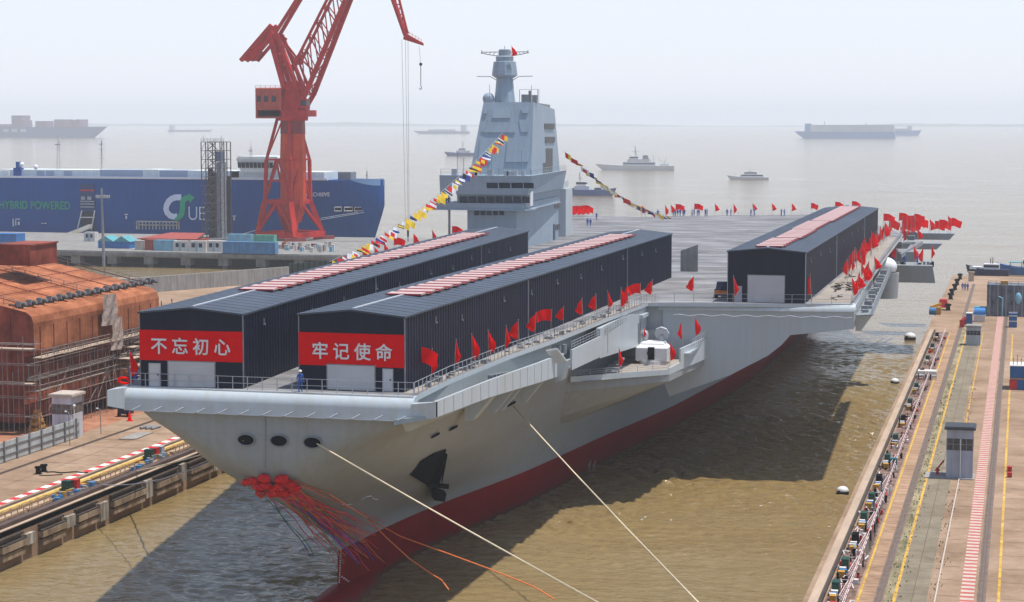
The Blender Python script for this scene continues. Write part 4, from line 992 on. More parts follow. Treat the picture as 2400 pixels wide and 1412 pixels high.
for px0, px1 in ((784,800),(807,826),(831,850)):
    a, b = bowy(px0,495), bowy(px1,486); g = MB(); g.extr([(a.x,a.y,a.z),(b.x,b.y,a.z),(b.x,b.y,b.z),(a.x,a.y,b.z)], (0,.3,0)); o = g.build("mooring_port", darkmat, ship)
    g = MB(); g.tube([(a.x,a.y,a.z),(b.x,b.y,a.z),(b.x,b.y,b.z),(a.x,a.y,b.z),(a.x,a.y,a.z)], .12, 5); g.build("rim", whitemat, o)
g = MB()
for q0, q1 in (((855,498),(750,516)),((838,498),(752,512)),((600,540),(545,556))): g.tube([bowy(*q0) if q0[0] > 700 else PY(*q0,SY-2), PY(*q1, 645)], .09, 4)
g.build("mooring_line", trimmat, ship)

# ---- portal crane
def CP(px, py, dy=0): return PY(px, py, 632)+Vector((0, dy, 0))
base_c = PZ(681,562,5); d_ = Vector((base_c.x, base_c.y, 0)).normalized(); r_ = Vector((d_.y, -d_.x, 0)); TH = R(37.6)
fa, fb = (r_*math.cos(TH)-d_*math.sin(TH))*8.2, (r_*math.sin(TH)+d_*math.cos(TH))*8.2
FL, FR, BRc, BLc = base_c-fa-fb, base_c+fa-fb, base_c+fa+fb, base_c-fa+fb
crane = thing("portal_crane", "tall red portal crane standing on the jetty in front of the blue ship", "crane", (base_c.x, base_c.y, 5))
def lvl(s_, z, cx): 
    off = CP(cx, 400).x-CP(680, 400).x
    return [Vector((base_c.x+off, base_c.y, z))+(c_-base_c)*s_ - Vector((0,0,(c_.z-base_c.z)*s_)) for c_ in (FL, FR, BRc, BLc)]
L0 = [Vector((c_.x, c_.y, 6.2)) for c_ in (FL, FR, BRc, BLc)]; L1, L2, L3 = lvl(.68, 18.2, 674), lvl(.64, 32.7, 676), lvl(.30, 47.0, 676)
for i in range(4):
    g = MB(); g.beam(L0[i], L1[i], 1.7); g.beam(L1[i], L2[i], 1.1); g.beam(L2[i], L3[i], 1.0); g.build("leg", cranered, crane)
g = MB()
for i in range(4):
    j = (i+1) % 4
    g.beam(L0[i]+Vector((0,0,.7)), L0[j]+Vector((0,0,.7)), 1.5, 1.9); g.beam(L1[i], L1[j], 1.0, 1.5); g.beam(L2[i], L2[j], .6)
    m = (L1[i]+L1[j])/2; g.beam(L0[i]+Vector((0,0,1)), m, .9); g.beam(L0[j]+Vector((0,0,1)), m, .9)
    m2 = (L2[i]+L2[j])/2; g.beam(L1[i], m2, .55); g.beam(L1[j], m2, .55)
    g.beam(L2[i], (L3[i]+L3[j])/2, .5); g.beam((L1[i]+L2[i])/2, (L1[j]+L2[j])/2, .45)
g.build("bracing", cranered, crane)
for i in range(4): g = MB(); g.beam(L0[i]-Vector((3,2,.6)), L0[i]+Vector((3,2,-.6)), 1.6, 1.2); g.build("bogie", mat("crane bogie", (.30,.06,.05), .7, .2), crane)
cc_ = CP(673, 400); ctr = Vector((cc_.x, base_c.y, 0))
g = MB(); g.lathe(ctr+Vector((0,0,11)), [(2.6,0),(4.2,5),(4.5,7.5),(4.5,22),(4.2,30),(3.6,36.5)], 8); g.build("column", craneorange, crane)
g = MB(); g.lathe(ctr+Vector((0,0,41.5)), [(4.3,0),(4.2,4.5)], 8); g.build("column_collar", mat("dark crane red", (.24,.02,.02), .5, .15), crane)
h0 = CP(597,278); h1 = CP(655,208); pl0 = CP(640,272); pl1 = CP(716,258)
Yc = base_c.y
g = MB(); g.box(pl0.x-6, pl1.x, Yc-5, Yc+5, 47.4, 49.6); g.lathe(ctr+Vector((0,0,46)), [(5.2,0),(5.4,1.4)], 20); g.build("slewing_platform", cranered, crane)
g = MB(); g.box(h0.x, h1.x, Yc-5, Yc+5, h0.z, h1.z); g.hexa([(h0.x,Yc-5,h1.z),(h1.x,Yc-5,h1.z),(h1.x,Yc+5,h1.z),(h0.x,Yc+5,h1.z)],[(h0.x+.3,Yc-4.7,h1.z+.3),(h1.x-.3,Yc-4.7,h1.z+.3),(h1.x-.3,Yc+4.7,h1.z+.3),(h0.x+.3,Yc+4.7,h1.z+.3)])
house = g.build("machinery_house", mat("crane house paint", (.46,.075,.05), .5, .12, .4, streak=.15), crane)
for px in (600,617,635): a, b = CP(px,239), CP(px+9,225); g = MB(); g.box(a.x,b.x,Yc-5.12,Yc-4.98,a.z,b.z); g.build("window", glass, house)
g = MB(); g.rail([(h0.x,Yc-5,h1.z),(h1.x,Yc-5,h1.z)], 1.1, 2, .06, 2); g.rail([(pl0.x-2,Yc-5.2,49.6),(pl1.x,Yc-5.2,49.6)], 1.1, 2, .06, 2); g.build("guard_rail", cranered, crane)
a, b = CP(703,255), CP(716,232); g = MB(); g.box(a.x,b.x,Yc-5.5,Yc-1.5,a.z,b.z); cab = g.build("operator_cab", cranered, crane)
g = MB(); g.box(a.x+.2,b.x-.2,Yc-5.62,Yc-5.48,a.z+1,b.z-.5); g.box(b.x-.02,b.x+.12,Yc-5.2,Yc-2,a.z+1,b.z-.5); g.build("window", glass, cab)
K = lambda px, py, dy=0: Vector((CP(px,py).x, Yc+dy, CP(px,py).z))
g = MB()   # A-frame
for dy in (-3.2, 3.2):
    g.beam(K(660,205,dy), K(622,75,dy*.75), 1.9, 1.5); g.beam(K(690,205,dy), K(640,80,dy*.75), 1.5, 1.2)
g.beam(K(622,75,-3),K(622,75,3),1.3); g.beam(K(650,150,-3),K(650,150,3),1); g.beam(K(640,125,-3),K(640,125,3),.8); g.hexa([K(655,210,-3.5),K(700,210,-3.5),K(700,210,3.5),K(655,210,3.5)], [K(664,190,-3),K(688,190,-3),K(688,190,3),K(664,190,3)])
g.hexa([K(650,262,-3.4),K(705,262,-3.4),K(705,262,3.4),K(650,262,3.4)], [K(662,200,-2.6),K(690,200,-2.6),K(690,200,2.6),K(662,200,2.6)])
g.build("a_frame", cranered, crane)
g = MB()
for dy in (-2.6, 2.6):
    g.beam(K(628,58,dy), K(556,142,dy), 1.5, 1.2); g.beam(K(628,88,dy), K(582,142,dy), 1.0, 1.0)
    g.beam(K(622,75,dy), K(650,92,dy), 1.0, 1.2)
g.hexa([K(556,142,-3.2),K(582,142,-3.2),K(582,142,3.2),K(556,142,3.2)], [K(574,120,-3.2),K(602,120,-3.2),K(602,120,3.2),K(574,120,3.2)])
g.build("counterweight_arm", cranered, crane)
g = MB()
for dy in (-2.4, 2.4): g.beam(K(636,78,dy), K(690,-10,dy*.7), 1.2, 1.0)
g.beam(K(690,-10), K(765,-118), 1.0, .9)
g.build("tie_rod", cranered, crane)
bt = (850, -165)
g = MB()   # main boom, lattice
foot = [(706,215),(672,212)]
def boomline(px0, py0, px1, py1, dy0, dy1): return K(px0,py0,dy0), K(px1,py1,dy1)
ch = [boomline(711,222,868,-165,-4,-1.2), boomline(711,222,868,-165,4,1.2), boomline(682,150,838,-165,-2.6,-1.2), boomline(682,150,838,-165,2.6,1.2)]
g.beam(*ch[0],1.3,1.5); g.beam(*ch[1],1.3,1.5); g.beam(*ch[2],.8); g.beam(*ch[3],.8)
for q in (0, 1): g.beam(K(688,262,-4 if q == 0 else 4), ch[q][0], 1.2, 1.4)
N = 9
for i in range(N+1):
    A_ = [c_[0].lerp(c_[1], i/N) for c_ in ch]
    g.beam(A_[0],A_[1],.45); g.beam(A_[2],A_[3],.35); g.beam(A_[0],A_[2],.35); g.beam(A_[1],A_[3],.35)
    if i < N:
        B_ = [c_[0].lerp(c_[1], (i+1)/N) for c_ in ch]; g.beam(A_[0],B_[2],.35); g.beam(A_[1],B_[3],.35); g.beam(A_[0],B_[1],.3)
g.beam(K(682,150,-2.6), K(705,222,-3.6), .7); g.beam(K(682,150,2.6), K(705,222,3.6), .7)
g.build("boom", cranered, crane)
g = MB()   # luffing gear link
for dy in (-1.5, 1.5): g.beam(K(668,165,dy), K(690,128,dy), .8); g.beam(K(655,105,dy), K(690,150,dy), .6)
g.beam(K(683,130),K(720,165),.5); g.build("luffing_gear", cranered, crane)
tipa = K(938, 82)
g = MB()   # fly jib
jb = [(K(853,-165,-1.5)),(K(853,-165,1.5)),(K(880,-190))]
g.beam(jb[0], tipa+Vector((0,-.6,0)), 1.0); g.beam(jb[1], tipa+Vector((0,.6,0)), 1.0); g.beam(K(886,-150), tipa+Vector((.8,0,.6)), .7)
g.beam(K(765,-118), K(853,-165,-1.5), .9); g.beam(K(765,-118), K(853,-165,1.5), .9); g.beam(K(765,-118), K(880,-190), .6)
for i in range(10):
    f = i/10; A_ = jb[0].lerp(tipa,f); B_ = K(886,-150).lerp(tipa+Vector((.8,0,.6)), f); C_ = jb[0].lerp(tipa, f+.1); g.beam(A_,B_,.35); g.beam(B_,C_,.3)
g.hexa([tipa+Vector((-.6,-1,-1.3)),K(980,106,-.5),K(980,106,.5),tipa+Vector((-.6,1,-1.3))], [tipa+Vector((0,-1,.8)),K(980,100,-.5),K(980,100,.5),tipa+Vector((0,1,.8))])
g.rail([tipa+Vector((.5,-1,.9)), K(978,98,-.6)], .9, 1.2, .05, 2)
g.build("fly_jib", cranered, crane)
ropem = mat("steel wire rope", (.32,.33,.33), .5, .1)
g = MB()
for px, px1, dy in ((931,940,-.8),(936,943,.8),(943,946,.4)): g.tube([K(px,92,dy), K(px1,540,dy)], .07, 5)
g.tube([K(970,106), K(974,150)], .06, 5); g.build("hoist_rope", ropem, crane)
g = MB(); p = K(944,540); g.cyl(p, p-Vector((0,0,2.5)), .35, 8); g.cyl(p-Vector((0,0,2.5)), p-Vector((0,0,6)), .16, 8); p = K(974,150); g.ball(p, .55, 8); g.cyl(p, p-Vector((0,0,7.3)), .13, 6)
g.tube([p-Vector((0,0,7.2)), p-Vector((-.3,0,8)), p-Vector((.1,0,8.5)), p-Vector((.5,0,8.0))], .14, 6); g.build("hook", darkmat, crane)

# ---- scaffold stair tower on the jetty
a, b = PZ(486,556,5), PZ(546,556,5); zt_ = PY(505,333,646).z
tower = thing("stair_tower", "tall dark lattice stair tower with a pale shaft beside the red crane", "tower", (a.x, 640, 5))
Wt = b.x-a.x-.2; g = MB(); nl = 11
for x in (0, Wt*.2, Wt*.62, Wt*.83, Wt):
    for y in (640, 646): g.beam((a.x+x,y,5),(a.x+x,y,zt_),.28)
g.build("frame", mat("dark tower steel", (.10,.085,.075), .7, .3), tower)
g = MB()
for i in range(nl+1):
    z = 5+(zt_-5)*i/nl
    for y in (640,646): g.beam((a.x,y,z),(a.x+Wt,y,z),.22)
    g.box(a.x,a.x+Wt*.62,640,646,z-.08,z)
    if i < nl:
        z1 = 5+(zt_-5)*(i+1)/nl; g.beam((a.x+Wt*.2,641,z),(a.x+Wt*.62,641,z1),.5,.2); g.beam((a.x+Wt*.62,643,z),(a.x+Wt*.2,643,z1),.5,.2)
        g.beam((a.x,640,z),(a.x+Wt*.2,640,z1),.12); g.beam((a.x+Wt*.83,640,z),(a.x+Wt,640,z1),.12)
        for k in (.9,1.2): g.beam((a.x+Wt*.2,640.9,z+k),(a.x+Wt*.62,640.9,z1+k),.06)
g.build("stairs", mat("tower stair steel", (.20,.18,.16), .7, .35, 1.5), tower)
g = MB(); g.box(a.x+Wt*.63,a.x+Wt*.82,640.5,645.5,5,zt_-7); g.build("lift_shaft", mat("shaft mesh", (.23,.25,.29), .7, .2, .8), tower)
g = MB(); g.box(a.x+Wt*.62,a.x+Wt*.84,640.2,644,zt_-6.8,zt_-3.3); g.build("lift_car", mat("blue lift car", (.10,.14,.24), .6, .15), tower)
g = MB(); g.rail([(a.x,640,zt_),(a.x+Wt,640,zt_)], 1.2, 1.2, .06, 3)
for x in (.1,.9): g.tube([(a.x+Wt*x,640,zt_),(a.x+Wt*x,640,zt_+2.2)], .08, 4)
g.build("guard_rail", steelgrey, tower)

g = MB(); g.box(a.x+.15,a.x+Wt*.19,645.6,645.8,5,zt_-9); g.box(a.x+Wt*.21,a.x+Wt*.61,645.6,645.8,5,zt_-11); g.box(a.x+Wt*.84,a.x+Wt*.99,645.6,645.8,5,zt_-12); g.pieces('mesh_screen', mat('dark safety mesh', (.075,.07,.07), .9, .4, 2), tower, n=8)
# ---- lamp mast
p = PZ(243,602,5); k = PY(236,441,p.y)
t = thing("light_mast", "tall grey light mast with a crossbar of lamps near the orange block", "light mast", (p.x,p.y,5))
g = MB(); g.tube([(p.x,p.y,2),(p.x-.3,p.y,k.z)], .5, 8, .3); g.build("pole", steelgrey, t)
g = MB(); z = PY(236,463,p.y).z; g.beam((p.x-2.2,p.y,z),(p.x+2.2,p.y,z),.35,.5)
for i in range(6): g.box(p.x-2.2+i*.8,p.x-1.7+i*.8,p.y-.3,p.y+.3,z+.1,z+.7)
g.build("lamp_bar", trimmat, t)

# ---- huts, containers and stores on the jetty
def cmat(n, c): return MATS.get(n) or mat(n, c, .6, .14, .5, streak=.15)
C_ = dict(blue=cmat("container blue", (.09,.24,.46)), sky=cmat("container sky blue", (.20,.42,.55)), white=cmat("cabin white", (.62,.6,.57)), teal=cmat("container teal", (.10,.34,.38)), green=cmat("container green", (.10,.36,.27)), navy=cmat("container navy", (.012,.05,.17)), beige=cmat("store beige", (.5,.45,.4)), red=cmat("container red", (.34,.07,.05)), royal=cmat("tarpaulin blue", (.03,.16,.42)))
def container(px0, px1, py0, py1, c, label, d=2.6, cat="container", name="shipping_container", Y=None, group="containers and cabins on the jetty"):
    a = PZ(px0, py1, 5) if Y is None else PY(px0, py1, Y); b = PY(px1, py0, a.y); t = thing(name, label, cat, ((a.x+b.x)/2, a.y, a.z), group)
    g = MB(); x = a.x
    while x < b.x-.01:
        x1 = min(b.x, x+.6); g.box(x+.03, x1-.12 if x1-x > .3 else x1, a.y-.06, a.y, a.z+.15, b.z-.15); x = x1
    g.box(a.x,b.x,a.y,a.y+d,a.z,b.z); g.build("body", C_[c], t)
    g = MB(); 
    for x in (a.x, b.x-.16): g.box(x-.04,x+.2,a.y-.1,a.y+.1,a.z,b.z+.05)
    g.box(a.x,b.x,a.y-.1,a.y+.05,b.z-.14,b.z+.04); g.box(a.x,b.x,a.y-.1,a.y+.05,a.z,a.z+.15); g.build("frame", C_[c], t)
    if c == 'white':
        g = MB(); w = b.x-a.x
        for f in (.18,.6): g.box(a.x+w*f, a.x+w*(f+.2), a.y-.14, a.y-.08, a.z+(b.z-a.z)*.4, a.z+(b.z-a.z)*.8)
        g.build("window", glass, t)
        g = MB(); g.box(a.x+w*.42,a.x+w*.53,a.y-.14,a.y-.08,a.z+.1,a.z+(b.z-a.z)*.75); g.build("door", C_['sky'], t)
    return t
container(522,645,569,594,'blue',"long blue container in front of the red crane, right of the white cabins")
container(532,588,550,569,'sky',"sky blue container standing on the left end of the long blue one")
container(595,642,552,570,'green',"green container standing on the right end of the long blue one")
container(361,407,564,588,'sky',"pale sky blue cabin with white cabins on its right", cat="cabin", name="site_cabin")
container(406,440,566,589,'white',"white site cabin just right of the pale sky blue cabin", cat="cabin", name="site_cabin")
container(442,482,566,590,'white',"white site cabin in front of the lattice stair tower", cat="cabin", name="site_cabin")
container(484,520,566,590,'white',"white site cabin left of the long blue container", cat="cabin", name="site_cabin")
container(317,338,565,586,'beige',"small beige cabin right of the blue tarpaulin store", cat="cabin", name="site_cabin")
container(340,359,563,587,'red',"small rust red store next to the sky blue cabin", cat="store", name="store_hut")
container(197,222,545,566,'white',"small white hut at the foot of the ship's ramp", cat="hut", name="site_cabin")
container(-20,38,549,572,'royal',"blue tarpaulin covered store at the far left of the jetty", cat="store", name="store_hut", d=6)
# tarpaulin store with pitched teal roofs
a, b = PZ(230,582,5), PZ(312,582,5); t = thing("store_hut", "bright blue store with two pitched teal roofs by the light mast", "store", ((a.x+b.x)/2,a.y,5), "containers and cabins on the jetty")
zz = PY(230,566,a.y).z; g = MB(); g.box(a.x,b.x,a.y,a.y+6,5,zz)
for i in range(9): g.box(a.x+.3+i*1.15,a.x+.9+i*1.15,a.y-.08,a.y,5.1,zz-.6)
g.build("wall", C_['royal'], t)
g = MB(); xm = (a.x+b.x)/2; zr = PY(230,553,a.y).z
for x0, x1 in ((a.x-.2,xm),(xm,b.x+.3)): g.extr([(x0,a.y-.3,zz),(x1,a.y-.3,zz),((x0+x1)/2,a.y-.3,zr)], (0,6.5,0))
g.build("roof", C_['teal'], t)
a, b = PZ(322,566,5), PZ(476,566,5); g = MB(); z0, z1 = PY(322,561,a.y).z, PY(322,552,a.y).z
g.hexa([(a.x,a.y,z0),(b.x,a.y,z0),(b.x-3,a.y+14,z1),(a.x+6,a.y+14,z1)],[(a.x,a.y,z0+.3),(b.x,a.y,z0+.3),(b.x-3,a.y+14,z1+.3),(a.x+6,a.y+14,z1+.3)]); g.box(a.x+1,b.x-1,a.y+.5,a.y+13,5,z0)
g.single("store_shed", C_['red'], "low store with a rusty red roof behind the white cabins", "store")
# gangway from the jetty to the ramp door
a, b = PY(132,566,640), PY(208,536,664); g = MB(); g.hexa([a,a+Vector((0,2.5,0)),b+Vector((0,2.5,0)),b],[a+Vector((0,0,1.5)),a+Vector((0,2.5,1.5)),b+Vector((0,2.5,1.5)),b+Vector((0,0,1.5))])
g.single("gangway", mat("yellow grey gangway", (.48,.45,.25), .7, .3, .15, c2=(.42,.43,.44)), "yellow and grey sloping gangway up to the blue ship's ramp door", "gangway")
# stacked stores on the jetty right of the containers
rr = random.Random(33); cols = ['beige','white','red','beige','sky','white','beige','navy']
for i in range(30):
    px = 652+i*4.3+rr.uniform(-1,1); py = 592-rr.uniform(0,14); a = PZ(px, py, 5); w, h = rr.uniform(.7,1.5), rr.uniform(.8,2.0); g = MB()
    g.box(a.x,a.x+w,a.y,a.y+w,5,5+h); g.box(a.x-.05,a.x+w+.05,a.y-.05,a.y+w+.05,5+h,5+h+.12); g.box(a.x+.1,a.x+w-.1,a.y-.06,a.y,5.2,5+h*.6)
    g.single("crate", C_[cols[i % 8]], "small crate among the stores stacked on the jetty right of the long blue container", "crate", "stores stacked on the jetty")
# ------------------------------------------------------------------ flags
def flag_proto(kind, H=3.1):
    t = thing("flag", "red flag", "flag", (0,0,0), rz=1e-9)
    g = MB(); g.tube([(0,0,0),(0,0,H)], .035, 5, .022); g.ball((0,0,H), .05, 5); g.build("pole", polemat, t)
    rr = random.Random(kind); g = MB()
    if kind < 3:        # hanging, gathered cloth
        hgt = (2.1, 2.2, 1.8)[kind]; w = (.55, .8, 1.05)[kind]
        def fn(u, v):
            prof = .06+.94*(v/.68)**.85 if v < .68 else .1+.9*((1-v)/.32)**.75; prof *= 1+.10*math.sin(v*13+kind*2)
            x = u*w*max(.04, prof)+.06*v*kind; y = .17*math.sin(u*7+v*3+kind)*prof+.05*math.sin(v*9)*u
            return (x, y, H-.05-v*hgt-u*u*.12)
        g.grid(fn, 8, 12)
    else:               # flying cloth
        L = (2.1, 1.7)[kind-3]
        def fn(u, v): return (u*L*(1-.12*v), .34*u*math.sin(u*6.5+v*1.6+kind), H-.05-v*1.35*(1-.18*u)-.5*u*u-.14*math.sin(u*5.2+kind)*u)
        g.grid(fn, 14, 6)
    g.build("cloth", redmat, t, smooth=50); return t
protos = [flag_proto(k) for k in range(5)]; used_p = set()
def flag(p, kind, rz, s, label, group):
    o = protos[kind] if kind not in used_p else copy_tree(protos[kind]); used_p.add(kind)
    o.location = p; o.rotation_euler = (0, R(random.uniform(-4,4)), rz); o.scale = (s, s, s); tag(o, label, "flag", group)
RT = YAW     # facing the camera: local +x points to image right
near = [(967,903,3,0,1.12),(1010,898,0,0,1),(1064,878,0,.3,1.05),(1107,863,1,-.2,1.05),(1145,848,1,0,1),(1182,836,0,.2,1),(1217,824,2,2.9,1.05),(1253,806,2,2.7,1.05),(1290,788,3,2.95,.95),(1319,772,2,3,.85),(1367,762,2,2.6,1.0),(1399,750,2,2.8,1),(1427,742,0,0,1),(1453,734,1,.2,1),(1474,727,1,2.8,1),(1502,719,3,2.6,.95),(1528,712,2,2.8,1),(1626,705,2,2.7,1.05)]
for i, (px, py, k, rz, s) in enumerate(near):
    p = PZ(px, py, 23.0); flag(p, k, RT+rz, s, ("large red flag flying stiffly at the bow end of the port rail" if i == 0 else nth(i)+" red flag from the bow along the port deck edge beside the middle shed"), "red flags along the port deck edge")
fr = [(1722,712,0,.1,1.15),(1820,708,0,2.9,1.1),(1902,707,1,3,1.15)]
for i, (px, py, k, rz, s) in enumerate(fr): flag(PZ(px,py,23), k, RT+rz, s, ("hanging red flag left of the roller door of the right shed","hanging red flag in front of the roller door of the right shed","hanging red flag at the front right corner of the right shed")[i], "red flags before the right shed")
gp = [(1449,880,15.8,0,.1,1.1,"left end of the gun platform rail"),(1570,860,15.8,1,.2,1.0,"right front corner of the gun platform"),(1600,812,18.4,0,2.9,1,"step of the gun platform bulwark"),(1629,800,18.4,1,0,1,"rear right end of the gun platform bulwark"),(1508,800,19.6,0,0,.55,"side door above the gun platform")]
for px, py, z, k, rz, s, w in gp: flag(PZ(px,py,z), k, RT+rz, s, "red flag at the "+w, "red flags on the gun platform")
st_ = [(1503,511,2,.1),(1560,510,1,0),(1573,509,2,.2),(1584,508,3,.1),(1628,507,3,.1),(1675,506,2,0),(1720,506,1,.2),(1764,505,2,.1),(1810,505,2,.1),(1854,505,2,.1),(1901,505,4,.1),(1957,502,3,.2),(1996,500,3,.1)]
for i, (px, py, k, rz) in enumerate(st_):
    q = max(py, 505) if px < 1900 else py
    flag(PZ(px,q+2,23), k, RT+rz, 1.05, nth(i)+" red flag from the left along the stern rail of the flight deck", "red flags along the stern rail")
for i in range(32):
    f = i/31; p = Vector((-24.7, 287, 23)).lerp(Vector((-25.6, 398, 23)), f**1.0)+Vector((random.uniform(-.5,.5), random.uniform(-1,1), 0))
    flag(p, random.choice((0,1,1,2)), RT+random.uniform(-.6,3.4), random.uniform(.95,1.2), nth(i)+" red flag from the near end of the dense row beside the right shed", "dense row of red flags beside the right shed")
for i, (px, py) in enumerate(((1999,708),(2008,700),(2017,692),(2024,680),(2032,672),(2038,664),(2048,652),(2018,660),(2030,640))):
    flag(PZ(px,py,23), (1,2,0,2,1)[i % 5], RT+(0,.4,2.8)[i % 3], 1.05, nth(i)+" red flag from the corner of the angled deck on the port edge rail", "red flags at the corner of the angled deck")
cl = [(2070,505),(2082,525),(2106,505),(2112,530),(2118,520),(2124,527),(2128,515),(2133,522),(2137,512),(2141,518),(2145,508),(2147,522),(2110,545),(2118,548),(2126,540),(2088,548),(2152,545)]
for i, (px, py) in enumerate(cl):
    p = PY(px, py+20, 432); p.z = max(19.2, p.z-1.5); flag(p, (3,4,3)[i % 3] if i < 12 else (2,1)[i % 2], RT+random.uniform(-.2,.3), random.uniform(1.1,1.5), nth(i)+" red flag from the left in the dense cluster on the aft port platforms", "cluster of red flags on the aft platforms")
for i, (px, py) in enumerate(((2178,540),(2192,545),(2200,542),(2222,532),(2228,538))):
    p = PY(px, py+18, 448); flag(p, (2,4,3)[i % 3], RT+.1, 1.4, nth(i)+" red flag from the left on the outermost aft platform", "red flags on the outermost aft platform")
for i, (px, py, k) in enumerate(((2084,618,0),(2101,620,2),(2143,617,1),(2163,622,1),(2183,614,0))):
    p = PY(px, py+4, 398); flag(p, k, RT+(0,2.9)[i % 2], 1.25, nth(i)+" red flag from the left along the lower stern sponson", "red flags on the lower stern sponson")
for i in range(11):
    f = i/10; p = PZ(1316+52*f, 520-3*f, 23); flag(p, (3,2)[i % 2], RT+.15, 1.15, nth(i)+" red flag from the island in the tight row to its right", "red flags right of the island")
for i in range(13):
    f = i/12; p = Vector((-84-22*min(1,f*1.3), 212+150*f, 23)); flag(p, (3,2,1)[i % 3], RT+random.uniform(-.2,.3), 1.0, nth(i)+" red flag from the bow peeping over the roof of the left shed", "red flags behind the left shed")
flag(PZ(306,903,22.9), 1, RT, 1.0, "furled red flag at the left corner of the bow", "red flags along the port deck edge")
flag(Vector((mx+1.7, my-1.8, k_mast+7.2)), 2, RT+.3, 1.0, "small red flag flying at the top of the island mast", None)

# ---- signal flag lines
sig = [mat("signal "+n, c, .7, .08, 2) for n, c in (("red",(.6,.02,.02)),("yellow",(.75,.5,.03)),("blue",(.03,.05,.25)),("white",(.75,.75,.75)),("black",(.02,.02,.025)))]
def signal_line(p0, p1, sag, n, label, wmax):
    t = thing("signal_flag_line", label, "flag line", p1); g = MB(); pts = []
    for i in range(25):
        f = i/24; pts.append(p0.lerp(p1, f)-Vector((0,0,sag*4*f*(1-f))))
    g.tube(pts, .035, 4); g.build("rope", ropem, t); rr = random.Random(n)
    for i in range(n):
        f = (i+.4)/n; p = p0.lerp(p1, f)-Vector((0,0,sag*4*f*(1-f))); d = (p1-p0).normalized(); L = rr.uniform(.8,1.25)*wmax; Hh = rr.uniform(.6,.8)*wmax*(.55 if i % 3 == 2 else 1); ph = rr.random()*6; yw = rr.uniform(-.5,.7)
        dirv = (RIGHT*math.cos(yw)+Vector((0,0,-.35-.3*rr.random()))+FWD*math.sin(yw)).normalized(); dn = Vector((d.x*.4,d.y*.4,-1)).normalized()
        g = MB(); nu, nv = 8, 4
        pat = i % 4; c1, c2 = rr.sample((0,0,1,1,1,3,3,2,4), 2)
        def fn(u, v): return p+dirv*(u*L)+dn*(v*Hh*(1-.5*u if pat == 2 else 1))+FWD*(.18*wmax*u*math.sin(u*6+ph+v))
        g.grid(fn, nu, nv)
        for q in range(len(g.m)):
            u, v = (q//nv)/nu, (q % nv)/nv
            g.m[q] = 1 if (pat == 0 and u >= .5) or (pat == 1 and .25 <= v < .75) or (pat == 3 and .25 <= u < .75 and v >= .25) or (pat == 2 and v >= .5) else 0
        g.build("signal_flag", [sig[c1], sig[c2]], t, smooth=50, recalc=False)
signal_line(PY(1178,312,343), PX(772,614,-92), 2.2, 44, "long string of coloured signal flags from the island down to the bow", 1.35)
signal_line(PY(1319,352,368), PZ(1566,506,23.6), 2.2, 24, "short string of coloured signal flags from the island down to the stern", 1.5)

# ------------------------------------------------------------------ people
skin = mat("skin tone", (.42,.25,.17), .6, .05); suit = mat("blue coverall", (.03,.09,.32), .8, .12, 3); hat = mat("white hard hat", (.75,.75,.75), .4, .03); bluehat = mat("blue hard hat", (.05,.15,.5), .4, .05); navysuit = mat("navy uniform", (.015,.02,.06), .8, .1, 3)
def person_mesh(pose):
    J = {'pel':(0,0,.95),'wst':(0,.01,1.12),'chs':(0,0,1.32),'nck':(0,.01,1.47),'hd':(0,-.02,1.60),'top':(0,-.01,1.70)}
    st = .10 if pose != 1 else .2
    for s_, n in ((-1,'l'),(1,'r')):
        fw = (st*s_*.5 if pose == 1 else 0)
        J.update({'hip'+n:(s_*.1,0,.9),'kne'+n:(s_*.11,-.02-fw*.6,.5),'ank'+n:(s_*.12,.03-fw,.09),'toe'+n:(s_*.13,-.13-fw,.04)})
        sh = (s_*.19,0,1.40)
        if pose == 2: el, wr, hd = (s_*.26,-.16,1.18),(s_*.12,-.34,1.24),(s_*.07,-.40,1.27)
        else: el, wr, hd = (s_*.27,.03,1.12),(s_*.28,-.07,.88),(s_*.28,-.10,.78)
        J.update({'sho'+n:sh,'elb'+n:el,'wri'+n:wr,'han'+n:hd})
    Eg = [('pel','wst'),('wst','chs'),('chs','nck'),('nck','hd'),('hd','top')]
    for n in 'lr': Eg += [('pel','hip'+n),('hip'+n,'kne'+n),('kne'+n,'ank'+n),('ank'+n,'toe'+n),('chs','sho'+n),('sho'+n,'elb'+n),('elb'+n,'wri'+n),('wri'+n,'han'+n)]
    rad = dict(pel=.15,wst=.14,chs=.16,nck=.06,hd=.10,top=.075)
    for n in 'lr': rad.update({'hip'+n:.095,'kne'+n:.07,'ank'+n:.05,'toe'+n:.045,'sho'+n:.075,'elb'+n:.055,'wri'+n:.04,'han'+n:.045})
    ks = list(J); me = bpy.data.meshes.new("tmp"); me.from_pydata([J[k] for k in ks], [(ks.index(a), ks.index(b)) for a, b in Eg], [])
    o = link(bpy.data.objects.new("tmp_person", me)); sk = o.modifiers.new("skin", 'SKIN'); o.modifiers.new("sub", 'SUBSURF').levels = 1
    for v, k in zip(me.skin_vertices[0].data, ks): v.radius = (rad[k], rad[k]*(.72 if k in ('chs','wst','pel') else 1)); v.use_root = k == 'pel'
    m2 = bpy.data.meshes.new_from_object(o.evaluated_get(bpy.context.evaluated_depsgraph_get())); bpy.data.objects.remove(o); bpy.data.meshes.remove(me)
    m2.name = "body"; m2.materials.clear(); m2.materials.append(skin); m2.materials.append(suit)
    for p in m2.polygons:
        z = p.center.z; p.use_smooth = True; hand = any((p.center-Vector(J['han'+n])).length < .07 for n in 'lr'); p.material_index = 0 if z > 1.47 or hand else 1
    return m2
bodies = [person_mesh(i) for i in range(3)]
